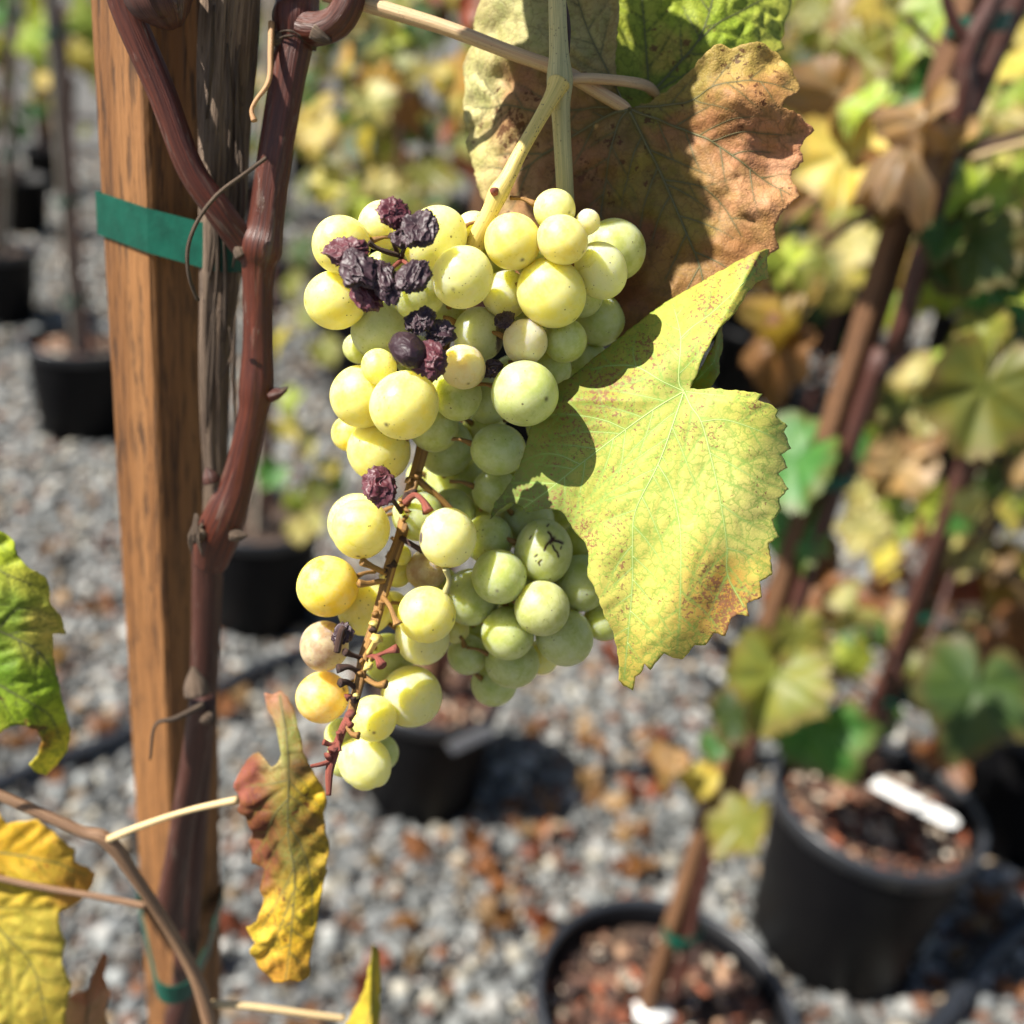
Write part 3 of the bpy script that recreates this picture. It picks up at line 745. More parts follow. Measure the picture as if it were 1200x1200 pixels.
def proto_back():
    V, F, A = tube_data([(0, 0, 0.2), (0.01, 0.01, 0.7), (-0.01, 0, 1.2), (0.01, 0, 1.7)], [0.012, 0.011, 0.01, 0.007], n=16, sides=7, rough=0.15)
    tr = mesh_from('trunk', V, F); attr(tr, 'tc', A, 'FLOAT_VECTOR'); tr.materials.append(M['cane2'])
    R, h = 0.14, 0.27
    V, F = lathe([(0.001, 0.002), (R * 0.8, 0.002), (R * 0.96, h * 0.9), (R, h * 0.91), (R * 1.003, h), (R * 0.94, h), (R * 0.93, h * 0.86), (0.001, h * 0.85)], 28)
    po = mesh_from('pot', V, F); po.materials.append(M['pot'])
    return tr, po
TR, PO = proto_back()
rb = random.Random(77)
row = 0
for y in (2.9, 3.7, 4.6, 5.7, 7.0, 8.6, 10.6, 13.0):
    x = -0.36 * y - 0.9 + rb.uniform(0, 0.2)
    dx = 0.42 + 0.05 * row
    while x < 0.75 * y + 0.8:
        px, py = x + rb.uniform(-0.06, 0.06), y + rb.uniform(-0.12, 0.12)
        if min(math.hypot(px - q[0], py - q[1]) for q in POTS.values()) > 0.34 and not (px < -0.28 * y + 0.05 and y < 4.3):
            t = thing('nursery_vine', 'distant potted grapevine with autumn leaves in the back rows of the nursery', 'vine', (px, py, 0), 'potted vines in the back rows')
            t.rotation_euler.z = rb.uniform(0, 6.28)
            s = rb.uniform(0.85, 1.12)
            t.scale = (s, s, s)
            for nm, me in (('pot', PO), ('trunk', TR), ('crown', rb.choice(CROWNS))):
                o = bpy.data.objects.new(nm, me); COL.objects.link(o); o.parent = t
        x += dx * rb.uniform(0.85, 1.15)
    row += 1

# ---------------------------------------------------------------- foreground: post and its tape
POST_S = 0.0255
pc_corner = Py(186, 600, POST_Y)                       # the corner that points at the camera
view = pc_corner[:2] / np.linalg.norm(pc_corner[:2])
va = math.atan2(-view[1], -view[0])                    # direction from the post to the camera
aL = va - math.radians(54)                             # normal of the sunlit face
nL = np.array([math.cos(aL), math.sin(aL)]); nR = np.array([-nL[1], nL[0]])
ctr = pc_corner[:2] - POST_S / 2 * (nL + nR)
lean = np.array([-0.010, 0.0])
post_base = np.array([*(ctr - lean * 1.0), 0.03]); post_top = np.array([*(ctr + lean * 0.6), 1.75])
def post_c(z): return post_base + (post_top - post_base) * (z - 0.03) / (1.75 - 0.03)
wp = thing('wooden_post', 'square brown timber post, one face sunlit and one in shade, beside the red cane', 'post', post_base)
box_post('shaft', post_base, post_top, POST_S, M['post'], aL + math.pi, 0.0012, 30, wp)

# ---------------------------------------------------------------- foreground vine
vine = thing('grape_vine', 'grapevine with red brown canes beside the square timber post', 'vine', (POTS['front'][0] + 0.03, POTS['front'][1], 0))
def pts(l): return [P(u, v, d) for u, v, d in l]
# shaggy old trunk between post and cane
def vert(u, v, y): return Py(u, v, y)
TY = POST_Y - 0.004
tube('trunk', [vert(278, -120, TY), vert(272, 0, TY), vert(266, 120, TY), vert(262, 230, TY), vert(258, 330, TY), vert(254, 400, TY), vert(253, 480, TY), vert(252, 560, TY), vert(250, 640, TY)],
     [0.0075, 0.0075, 0.0072, 0.0066, 0.0058, 0.0050, 0.0044, 0.0040, 0.0036], M['bark'], vine, n=150, sides=36, rough=0.22, rscale=1.8, seed=3, wob=0.0006)
for i in range(16):   # loose strips of bark
    rr = random.Random(100 + i)
    u0 = rr.uniform(238, 288); v0 = rr.uniform(-40, 430); L = rr.uniform(60, 170); k = 1 - (v0 / 900)
    uu = 262 + (u0 - 262) * k
    tube('bark_strip', [vert(uu, v0, TY - 0.0075), vert(uu + rr.uniform(-5, 5), v0 + L * 0.5, TY - 0.0078 + rr.uniform(-.001, .001)), vert(uu + rr.uniform(-8, 8) - 3, v0 + L, TY - 0.007)], [0.0003, 0.0007, 0.0003], M['bark'], vine, n=14, sides=5, rough=0.3, seed=i)
lowt = tube('trunk', [vert(243, 620, POST_Y - 0.012), vert(242, 700, POST_Y - 0.012), vert(236, 850, POST_Y - 0.012), vert(226, 1000, POST_Y - 0.010), vert(216, 1150, POST_Y - 0.008), vert(212, 1300, POST_Y - 0.004), POTS['front'][:2] + (0.22,)],
     [0.0052, 0.0050, 0.0047, 0.0046, 0.0052, 0.0060, 0.008], M['cane2'], vine, n=110, sides=22, rough=0.10, seed=5)
# main red cane with swollen nodes
tube('cane', pts([(352, -80, 0.289), (349, 0, 0.290), (347, 22, 0.290), (345, 50, 0.291), (338, 90, 0.292), (322, 190, 0.296), (312, 262, 0.299), (306, 292, 0.300), (303, 320, 0.302), (303, 400, 0.307), (301, 455, 0.310), (296, 490, 0.312), (280, 560, 0.317), (266, 600, 0.320), (254, 630, 0.324), (247, 660, 0.330)]),
     [0.0056, 0.0060, 0.0066, 0.0054, 0.0050, 0.0048, 0.0051, 0.0062, 0.0046, 0.0044, 0.0051, 0.0044, 0.0049, 0.0064, 0.0068, 0.0052], M['cane'], vine, n=220, sides=36, rough=0.06, rscale=2.2, seed=1)
tube('cane', pts([(128, -60, 0.276), (152, 20, 0.280), (190, 110, 0.285), (222, 195, 0.290), (255, 245, 0.294), (282, 282, 0.299), (300, 300, 0.302)]),
     [0.0046, 0.0043, 0.0040, 0.0039, 0.0040, 0.0042, 0.0046], M['cane'], vine, n=110, sides=28, rough=0.06, rscale=2.0, seed=2)
# side arm at the top node, buds and scars
tube('cane', pts([(350, 30, 0.289), (375, 34, 0.286), (398, 22, 0.283), (412, -10, 0.281), (415, -60, 0.28)]), [0.0042, 0.0045, 0.0044, 0.0042, 0.004], M['cane'], vine, n=30, sides=16, rough=0.06, seed=4)
def bud(u, v, d, r, du, dv, mat):
    a = P(u, v, d); b = P(u + du, v + dv, d - 0.001)
    tube('bud', [a, a * 0.55 + b * 0.45, b], [r, r * 0.85, r * 0.12], mat, vine, n=10, sides=10, rough=0.15, seed=u)
bud(316, 464, 0.309, 0.0021, 20, -6, M['cane']); bud(330, 459, 0.3085, 0.0010, 8, -5, M['bark']); bud(372, 36, 0.284, 0.0030, 16, 14, M['bark']); bud(330, 45, 0.288, 0.0024, -14, 6, M['bark'])
bud(286, 300, 0.298, 0.0026, -10, -20, M['bark']); bud(238, 620, 0.318, 0.003, -16, 18, M['bark']); bud(272, 626, 0.318, 0.0022, 18, 2, M['bark'])
bud(248, 566, 0.316, 0.0028, -6, -18, M['cane2']); bud(296, 285, 0.297, 0.002, 4, -18, M['cane2'])
for i in range(7):
    rr = random.Random(i + 3)
    tube('bark_strip', pts([(232 + rr.uniform(-6, 10), 600 + rr.uniform(0, 18), 0.316), (226 + rr.uniform(-6, 10), 622 + rr.uniform(0, 8), 0.315), (230 + rr.uniform(-6, 12), 640 + rr.uniform(0, 14), 0.316)]), [0.0005, 0.0006, 0.0002], M['bark'], vine, n=8, sides=5)
nc = P(345, 48, 0.291); na = P(338, 90, 0.292) - P(347, 22, 0.290); na /= np.linalg.norm(na); nx = np.cross(na, FW); nx /= np.linalg.norm(nx); ny = np.cross(na, nx)
for k, (sh, rr_) in enumerate(((0, 0.0066), (0.0009, 0.0063))):
    ring = [nc + na * (sh + 0.0006 * math.sin(3 * t + k)) + (rr_ + 0.0002 * math.sin(5 * t)) * (math.cos(t) * nx + math.sin(t) * ny) for t in np.linspace(0, 6.29, 26)]
    tube('node_scar', ring, [0.00028 + 0.00012 * math.sin(i * 2.3) for i in range(26)], M['bark'], vine, n=80, sides=6, rough=0.3)
# shaggy dead spur at the top of the post
tube('spur', pts([(186, -50, 0.272), (192, -5, 0.272), (200, 18, 0.274), (206, 32, 0.276)]), [0.008, 0.0078, 0.005, 0.002], M['cane2'], vine, n=30, sides=20, rough=0.35, rscale=1.6, seed=9)
# tendrils
tube('tendril', pts([(318, 26, 0.285), (317, 60, 0.284), (315, 95, 0.283), (300, 118, 0.282), (295, 130, 0.282), (298, 142, 0.282)]), [0.0009, 0.0008, 0.0007, 0.0006, 0.0006, 0.0009], M['tendril'], vine, n=40, sides=7)
tube('tendril', pts([(312, 185, 0.290), (285, 205, 0.286), (255, 228, 0.284), (232, 258, 0.283), (220, 292, 0.284), (222, 325, 0.287), (232, 352, 0.292)]), [0.0006] * 7, M['bark'], vine, n=50, sides=6)
tube('tendril', pts([(238, 826, 0.343), (205, 842, 0.335), (182, 850, 0.333), (176, 890, 0.335)]), [0.0012, 0.0009, 0.0006, 0.0004], M['bark'], vine, n=20, sides=6)
bud(232, 815, 0.35, 0.004, -6, -34, M['bark']); bud(243, 838, 0.352, 0.003, 8, 10, M['bark'])
# dark lower cane that crosses to the tie
tube('cane', pts([(238, 820, 0.356), (226, 900, 0.372), (212, 985, 0.392), (200, 1060, 0.408), (205, 1085, 0.416)]), [0.0044, 0.0044, 0.0047, 0.0054, 0.004], M['cane2'], vine, n=50, sides=18, rough=0.08, seed=11)
# thin shoots at the lower left
tube('shoot', pts([(-40, 915, 0.33), (40, 950, 0.335), (95, 974, 0.338), (126, 985, 0.340), (160, 1030, 0.346), (205, 1100, 0.358), (235, 1160, 0.366), (255, 1240, 0.372)]), [0.0018, 0.0018, 0.0018, 0.0024, 0.0020, 0.0020, 0.0024, 0.0026], M['thin'], vine, n=70, sides=10, rough=0.06)
tube('petiole', pts([(126, 984, 0.339), (165, 968, 0.332), (220, 950, 0.325), (278, 937, 0.318)]), [0.0013, 0.0011, 0.0010, 0.0012], M['straw'], vine, n=30, sides=9)
tube('petiole', pts([(-40, 1020, 0.345), (40, 1038, 0.35), (110, 1050, 0.353), (172, 1062, 0.356)]), [0.0012, 0.0012, 0.0012, 0.0014], M['thin'], vine, n=30, sides=8)
tube('petiole', pts([(248, 1176, 0.372), (300, 1180, 0.376), (360, 1188, 0.38), (405, 1194, 0.384)]), [0.0014, 0.0013, 0.0013, 0.0013], M['straw'], vine, n=24, sides=8)
# the fruiting shoot and its node
SH = 0.268
tube('shoot', pts([(652, -80, SH - 0.008), (653, 0, SH - 0.003), (655, 60, SH), (656, 95, SH + 0.001), (657, 130, SH + 0.002), (661, 200, SH + 0.006), (664, 260, SH + 0.012), (668, 340, SH + 0.02), (672, 440, SH + 0.028)]),
     [0.0023, 0.0024, 0.0027, 0.0036, 0.0026, 0.0024, 0.0024, 0.0023, 0.002], M['shoot'], vine, n=90, sides=14, rough=0.05, seed=6)
tube('shoot', pts([(640, -60, 0.272), (658, 0, 0.2735), (664, 30, 0.2715), (665, 62, 0.2705)]), [0.0012, 0.0012, 0.0011, 0.0006], M['cane2'], vine, n=24, sides=8)
tube('petiole', pts([(380, -8, 0.285), (430, 5, 0.284), (520, 32, 0.281), (600, 62, 0.279), (660, 84, 0.2785), (705, 110, 0.2795), (730, 125, 0.2815), (738, 131, 0.2838)]), [0.0022, 0.0021, 0.0020, 0.0019, 0.0019, 0.0018, 0.0017, 0.0010], M['petiole'], vine, n=60, sides=10, rough=0.04)
tube('petiole', pts([(660, 93, 0.270), (690, 92, 0.274), (730, 95, 0.281), (756, 100, 0.287), (766, 108, 0.294), (770, 112, 0.2985)]), [0.0014, 0.0014, 0.0014, 0.0015, 0.0014, 0.0010], M['petiole'], vine, n=30, sides=10)

# ---------------------------------------------------------------- foreground leaves
def inpoly(U, V, poly):
    U = np.asarray(U, float); V = np.asarray(V, float); r = np.zeros(U.shape, bool)
    n = len(poly); j = n - 1
    for i in range(n):
        xi, yi = poly[i]; xj, yj = poly[j]
        c = ((yi > V) != (yj > V)) & (U < (xj - xi) * (V - yi) / (yj - yi + 1e-12) + xi)
        r ^= c; j = i
    return r
def polydist(U, V, pl):
    d = np.full(U.shape, 1e9); tt = np.zeros(U.shape)
    n = len(pl) - 1
    for i in range(n):
        a = np.array(pl[i], float); b = np.array(pl[i + 1], float); ab = b - a; L = ab @ ab + 1e-9
        t = np.clip(((U - a[0]) * ab[0] + (V - a[1]) * ab[1]) / L, 0, 1)
        dd = np.hypot(U - a[0] - t * ab[0], V - a[1] - t * ab[1])
        k = dd < d; d = np.where(k, dd, d); tt = np.where(k, (i + t) / n, tt)
    return d, tt
def fg_leaf(label, outline, plane, veins, hfun, cols, mat, veinmat, spots=(), step=2.6, pucker=0.0008, vw=3.0, side_gap=30, side_len=0.5, parent=None, noise_amp=0.0012, edge_jit=0.7, seed=0, name='leaf', vein_h=0.0002, colwarp=22):
    rng = np.random.default_rng(seed)
    u0, v0, d0, du, dv = plane
    O = P(u0, v0, d0); A = P(u0 + 100, v0, d0 + 100 * du) - O; Bv = P(u0, v0 + 100, d0 + 100 * dv) - O
    e1 = A / np.linalg.norm(A); e2 = Bv - e1 * (Bv @ e1); e2 /= np.linalg.norm(e2)
    nrm = np.cross(e1, e2)
    if nrm @ FW > 0: nrm = -nrm
    # fine outline
    ol = []
    for i in range(len(outline)):
        a = np.array(outline[i], float); b = np.array(outline[(i + 1) % len(outline)], float)
        L = np.linalg.norm(b - a); k = max(1, int(L / 4)); pn = np.array([-(b - a)[1], (b - a)[0]]) / (L + 1e-9)
        for t in range(k):
            j = rng.uniform(-edge_jit, edge_jit) if t else 0
            ol.append(a + (b - a) * t / k + pn * j)
    ol = np.array(ol)
    # vein network
    mains = [np.array(catmull(np.array([(*p, 0) for p in pl], float), max(8, len(pl) * 6)))[:, :2] for pl, w in veins]
    net = [(pl, w, w * 0.35) for pl, (_, w) in zip(mains, veins)]
    groups = [[n] for n in net]
    for gi, (pl, w, _) in enumerate(list(net)):
        L = np.concatenate([[0], np.cumsum(np.linalg.norm(np.diff(pl, axis=0), axis=1))])
        tot = L[-1]; s = side_gap * 0.8; sd = 1
        while s < tot * 0.95:
            i = np.searchsorted(L, s) - 1; p = pl[i]; tg = pl[min(i + 1, len(pl) - 1)] - pl[max(i - 1, 0)]
            ang = math.atan2(tg[1], tg[0]) + sd * rng.uniform(0.75, 1.0); q = [p.copy()]; ln = side_len * (tot - s * 0.55) * rng.uniform(0.8, 1.1)
            others = [o for k, o in enumerate(mains) if k != gi]
            for st in range(int(ln / 7)):
                ang -= sd * 0.025 + rng.uniform(-0.05, 0.05)
                nx = q[-1] + 7 * np.array([math.cos(ang), math.sin(ang)])
                if not inpoly(nx[0], nx[1], ol): break
                if st > 2 and any(polydist(np.array(nx[0]), np.array(nx[1]), o)[0] < 7 for o in others): break
                q.append(nx)
            if len(q) > 3:
                e = (np.array(q), w * 0.5, w * 0.14); net.append(e); groups[gi].append(e)
            sd = -sd; s += side_gap * rng.uniform(0.35, 0.65)
    # interior points
    mn, mx = ol.min(0), ol.max(0)
    gx, gy = np.meshgrid(np.arange(mn[0], mx[0], step), np.arange(mn[1], mx[1], step * 0.87))
    gx[1::2] += step / 2
    U, V = gx.ravel() + rng.uniform(-.15, .15, gx.size) * step, gy.ravel()
    k = inpoly(U, V, ol); U, V = U[k], V[k]
    db, _ = polydist(U, V, [*ol, ol[0]])
    U, V = U[db > step * 0.6], V[db > step * 0.6]
    vin = [Vector(p) for p in ol] + [Vector((a, b)) for a, b in zip(U, V)]
    r = delaunay_2d_cdt(vin, [], [list(range(len(ol)))], 1, 1e-4)
    P2 = np.array([p[:] for p in r[0]]); F = r[2]
    def S(U, V, full=True):
        rr = ray(U, V); t = ((O - CP) @ nrm) / (rr @ nrm)
        Q = CP + rr * t[..., None]
        lc = np.stack([(Q - O) @ e1, (Q - O) @ e2], -1) * 1000
        h = hfun(U, V) + noise_amp * fbm(np.stack([lc[..., 0] / 14, lc[..., 1] / 14, np.full(U.shape, seed + 0.5)], -1), 3)
        dm = np.full(U.shape, 1e9); vv = np.zeros(U.shape)
        for pl, w0, w1 in net:
            d, t2 = polydist(U, V, pl); w = w0 + (w1 - w0) * t2
            dm = np.minimum(dm, d * (2.2 if w0 < vw * 0.7 else 1.0)); vv = np.maximum(vv, np.exp(-(d / (0.55 * w + 0.5)) ** 2) * np.clip(0.55 + w / vw, 0, 1))
        h = h + pucker * (1 - np.exp(-(dm / 16) ** 2))
        return Q + nrm * h[..., None], lc, vv
    Q, lc, vv = S(P2[:, 0], P2[:, 1])
    me = mesh_from(name, Q, [tuple(f) for f in F])
    wx = P2[:, 0] + colwarp * fbm(np.stack([P2[:, 0] / 40, P2[:, 1] / 40, np.full(len(P2), seed + 3.3)], 1), 4)
    wy = P2[:, 1] + colwarp * fbm(np.stack([P2[:, 0] / 40, P2[:, 1] / 40, np.full(len(P2), seed + 9.1)], 1), 4)
    W = 0; Cc = 0
    for (cu, cv, cc) in cols:
        w = 1 / (((wx - cu) ** 2 + (wy - cv) ** 2 + 60) ** 1.6)
        W = W + w; Cc = Cc + w[:, None] * np.array(lin(*cc))
    attr(me, 'Col', Cc / W[:, None], 'FLOAT_COLOR')
    sp = np.zeros(len(P2))
    for (cu, cv, rad, amt) in spots: sp = sp + amt * np.exp(-(((P2[:, 0] - cu) ** 2 + (P2[:, 1] - cv) ** 2) / rad ** 2))
    attr(me, 'spot', np.clip(sp, -1, 1.5)); attr(me, 'vein', vv)
    attr(me, 'lc', np.concatenate([lc, np.full((len(lc), 1), seed * 7.0)], 1), 'FLOAT_VECTOR')
    o = obj(name, me, mat, parent)
    if label: o['label'] = label
    sm = o.modifiers.new('thickness', 'SOLIDIFY'); sm.thickness = 0.00022; sm.offset = 0
    for gr in groups:
        specs = []
        for pl, w0, w1 in gr:
            if w0 < 1.55: continue
            Q, _, _ = S(pl[:, 0], pl[:, 1])
            dd = float((Q[0] - CP) @ FW)
            specs.append((Q + nrm * vein_h * 0.3, np.linspace(w0, w1, len(pl)) * 0.5 * 0.62 * dd / 1200, dict(n=len(pl) * 2, sides=5)))
        if specs: tubes('vein', specs, veinmat, o)
    return o

M['hero'] = mat_leaf_fg('yellow_leaf', lin(150, 186, 92), lin(150, 100, 76), trans=0.36, ret=0.62, retcol=lin(136, 170, 74), mott=0.30, spot_scale=1.0, veinamt=0.9, bstr=0.14)
M['vein_pale'] = mat_cane('pale_vein', lin(166, 184, 104), lin(184, 196, 128), 0.2, 0.6)
Z6 = lambda l: [(560 + x / 2.1825, 270 + y / 2.1825) for x, y in l]
hero_out = Z6([(745, 26), (738, 60), (742, 100), (712, 118), (690, 145), (672, 180), (655, 207), (632, 232), (615, 247), (595, 285), (572, 330), (556, 375), (540, 402), (560, 405), (600, 402), (640, 409), (680, 410), (728, 416), (714, 434), (742, 440), (770, 456), (762, 471), (793, 496), (783, 512), (803, 555), (776, 572), (793, 606), (768, 622), (796, 662), (771, 687), (776, 716), (753, 742), (771, 786), (744, 802), (753, 882), (720, 898), (726, 938), (688, 952), (694, 985), (664, 980), (650, 988), (633, 1036), (604, 1028), (582, 1060), (556, 1058), (522, 1098), (500, 1092), (478, 1078), (462, 1098), (440, 1126), (426, 1108), (416, 1134), (398, 1148), (388, 1190), (362, 1178), (350, 1162), (356, 1110), (354, 1065), (345, 1020), (325, 975), (312, 930), (300, 900), (286, 880), (288, 830), (279, 800), (258, 780), (240, 760), (227, 735), (213, 718), (185, 712), (160, 714), (122, 722), (105, 705), (86, 698), (62, 702), (40, 716), (14, 742), (26, 700), (60, 660), (95, 610), (112, 560), (125, 510), (150, 440), (185, 395), (230, 370), (270, 330), (330, 272), (390, 220), (440, 178), (480, 150), (530, 125), (580, 100), (640, 74), (700, 48)])
J = (803, 457)
hv = [
    (Z6([(525, 410), (512, 380), (515, 270), (487, 165)]), 3.2), (Z6([(513, 272), (545, 240), (600, 200), (680, 125), (738, 45)]), 2.4),
    (Z6([(525, 410), (470, 385), (400, 345), (330, 340), (280, 350)]), 3.0), (Z6([(400, 345), (388, 300), (392, 250)]), 1.8),
    (Z6([(525, 410), (450, 460), (380, 510), (260, 600), (180, 665), (110, 712)]), 3.2), (Z6([(380, 510), (330, 488), (270, 475), (200, 470), (140, 490)]), 2.0), (Z6([(262, 598), (210, 575), (160, 572), (105, 590)]), 1.8),
    (Z6([(525, 410), (500, 500), (465, 600), (410, 715), (402, 800), (400, 900), (385, 1040), (366, 1160)]), 3.2),
    (Z6([(465, 600), (495, 650), (515, 720), (525, 800), (522, 960), (510, 1080)]), 2.4),
    (Z6([(525, 410), (545, 450), (572, 490), (595, 570), (620, 680), (638, 800), (640, 880), (680, 960)]), 3.0),
    (Z6([(572, 490), (630, 485), (700, 505), (760, 530), (800, 555)]), 2.2), (Z6([(530, 410), (600, 420), (660, 425), (715, 425)]), 1.6),
    (Z6([(595, 570), (650, 600), (720, 640), (785, 665)]), 1.9), (Z6([(625, 700), (680, 740), (760, 785)]), 1.8), (Z6([(638, 810), (690, 830), (748, 880)]), 1.6),
]
def hero_h(U, V):
    x = (U - 803) / 150; y = (V - 457) / 300
    h = 0.0
    # the lower blade bends away at its right rim and its lower left; the top lobe folds up over the midrib
    h = h - 0.010 * np.clip((U - 860) / 70, 0, 2) ** 2 - 0.005 * np.clip((690 - U) / 110, 0, 2) ** 1.5 * np.clip((V - 400) / 120, 0, 1)
    h = h + 0.006 * np.exp(-((V - 640) / 140) ** 2) * np.exp(-((U - 790) / 90) ** 2)
    h = h - 0.010 * np.clip((V - 720) / 100, 0, 2) ** 2
    top = np.clip((470 - V) / 170, 0, 1.2)
    axis = 803 + (457 - V) * 0.52
    h = h - 0.018 * top * np.abs(U - axis) / 100 - 0.004 * top
    h = h - 0.0035 * np.exp(-((U - 803) ** 2 + (V - 457) ** 2) / 26 ** 2)
    h = h + 0.0012 * np.sin(U / 17 + V / 40) * np.clip((np.hypot(U - 803, V - 457) - 90) / 120, 0, 1)
    return h
hero_cols = [(803, 457, (206, 210, 110)), (850, 540, (236, 236, 128)), (880, 620, (240, 238, 130)), (800, 600, (232, 234, 120)), (760, 700, (236, 234, 118)), (740, 790, (240, 222, 104)), (840, 680, (228, 176, 80)), (848, 705, (206, 150, 74)), (820, 660, (238, 220, 110)), (860, 730, (226, 186, 92)),
    (880, 480, (228, 228, 110)), (910, 560, (240, 238, 130)), (890, 665, (240, 224, 110)), (700, 560, (206, 208, 96)), (640, 560, (176, 182, 92)), (610, 585, (150, 160, 90)), (660, 500, (176, 176, 78)), (700, 440, (186, 178, 74)), (740, 400, (198, 200, 86)), (790, 360, (216, 216, 96)), (850, 330, (222, 214, 96)), (890, 295, (206, 190, 90)), (730, 620, (220, 220, 108)), (770, 520, (216, 222, 104)), (820, 380, (206, 208, 88)), (600, 602, (104, 84, 60)), (780, 770, (240, 226, 110)), (870, 590, (244, 240, 138))]
hero_cols = [(u, v, (c[0] * 0.925, c[1] * 0.905, c[2] * 0.95)) for u, v, c in hero_cols]
fg_leaf('large yellow green leaf with brown specks and pale veins overlapping the bunch', hero_out, (803, 457, 0.262, -0.000052, 0.000006), hv, hero_h, hero_cols, M['hero'], M['vein_pale'],
        spots=[(700, 470, 70, 0.36), (850, 350, 60, 0.34), (840, 690, 40, 0.5), (700, 620, 50, 0.3), (720, 720, 60, 0.24), (850, 480, 60, 0.24), (750, 400, 60, 0.2), (640, 570, 50, 0.2), (900, 560, 40, 0.12), (760, 560, 200, 0.10), (890, 300, 25, 0.3), (860, 730, 40, 0.35)],
        step=2.3, pucker=0.00035, parent=vine, seed=1, side_gap=34, edge_jit=0.9, colwarp=14, noise_amp=0.0006)
# folded rear lobe of the same leaf
fg_leaf('shaded olive lobe folded behind the large yellow leaf', Z6([(560, 395), (585, 330), (600, 285), (625, 245), (642, 232), (648, 262), (640, 300), (622, 330), (618, 365), (600, 385), (590, 405), (545, 408), (500, 400), (520, 330)]), (830, 430, 0.272, 0.0001, 0.0), [(Z6([(530, 408), (570, 380), (610, 320), (635, 255)]), 2.0)], lambda U, V: -0.004 * np.abs(U - 835) / 20, [(830, 430, (170, 166, 60)), (845, 400, (150, 150, 60)), (850, 390, (140, 120, 60))], M['hero'], M['vein_pale'], step=3, parent=vine, seed=2, spots=[(840, 410, 60, 0.3)])
tube('petiole', pts([(803, 458, 0.2655), (790, 455, 0.272), (740, 444, 0.284), (700, 430, 0.292), (668, 424, 0.296)]), [0.0013, 0.0012, 0.0011, 0.0012, 0.0015], M['petiole'], vine, n=24, sides=8)

# unseen leaves added above the picture to cast shade on the half-dry leaf
ru = random.Random(64)
for (u, v, d, t, sz) in ((690, 150, 0.28, 0.15, 0.028), (735, 60, 0.29, 0.14, 0.027)):
    q = P(u, v, d) + np.array(SUN) * t
    leaf_obj(q, sz, ru.choice(['olive', 'yellow', 'green']), vine, ru, facing=(SUN.x + ru.uniform(-.2, .2), SUN.y + ru.uniform(-.3, .1), SUN.z))
# the large half-dried leaf behind the bunch
M['dryleaf'] = mat_leaf_fg('half_dry_leaf', lin(74, 76, 40), lin(92, 56, 36), trans=0.36, ret=0.35, retcol=lin(104, 74, 48), mott=0.6, spot_scale=0.4, veinamt=0.6)
M['vein_olive'] = mat_cane('olive_vein', lin(84, 84, 50), lin(108, 100, 62), 0.2, 0.6)
Z7 = lambda l: [(500 + x / 2.6087, y / 2.6087) for x, y in l]
a_out = [(533, 88), (527, 106), (529, 126), (536, 142), (531, 153), (540, 172), (549, 203), (558, 226), (568, 245), (585, 290), (620, 345), (680, 392), (740, 402), (790, 372), (850, 330), (890, 305), (913, 288), (907, 266), (916, 249), (938, 227), (926, 203), (928, 192), (942, 181), (938, 165), (946, 152), (955, 145), (938, 131), (917, 127), (922, 116), (935, 104), (938, 95), (929, 77), (918, 66), (909, 56), (892, 50), (874, 53), (856, 58), (846, 54), (837, 57), (822, 70), (807, 84), (784, 106), (764, 119), (742, 129), (728, 128), (722, 77), (726, 20), (724, -30), (640, -42), (570, -32), (548, 10), (546, 40), (528, 62)]
av = [(Z7([(620, 345), (560, 360), (450, 410), (380, 460), (300, 510), (190, 580)]), 4.0), (Z7([(615, 350), (590, 390), (560, 500), (530, 650), (520, 800)]), 2.6), (Z7([(625, 350), (665, 430), (720, 540), (780, 680), (830, 800), (850, 880)]), 4.4),
      (Z7([(630, 345), (760, 380), (870, 430), (1000, 520), (1110, 590)]), 3.6), (Z7([(640, 335), (790, 310), (880, 275), (1000, 258), (1120, 265)]), 2.8), (Z7([(610, 340), (480, 330), (340, 350), (240, 320), (110, 290)]), 2.6), (Z7([(612, 335), (560, 230), (500, 110), (460, 0), (440, -60)]), 2.6), (Z7([(720, 545), (820, 560), (900, 620), (960, 720)]), 2.2), (Z7([(870, 430), (960, 405), (1080, 400), (1150, 380)]), 1.8)]
def a_h(U, V):
    h = -0.020 * np.clip((U - 840) / 110, 0, 1.5) ** 2 * 0.3 - 0.010 * np.clip((640 - U) / 100, 0, 1.5) ** 2
    h = h + 0.0022 * np.sin((V - U * 0.35) / 17) * np.clip((U - 800) / 100, 0, 1) + 0.0018 * np.sin(V / 22 + U / 60) * np.clip((U - 840) / 60, 0, 1)
    return h + 0.003 * np.exp(-((V - 60) / 60) ** 2) * np.clip((U - 820) / 60, 0, 1)
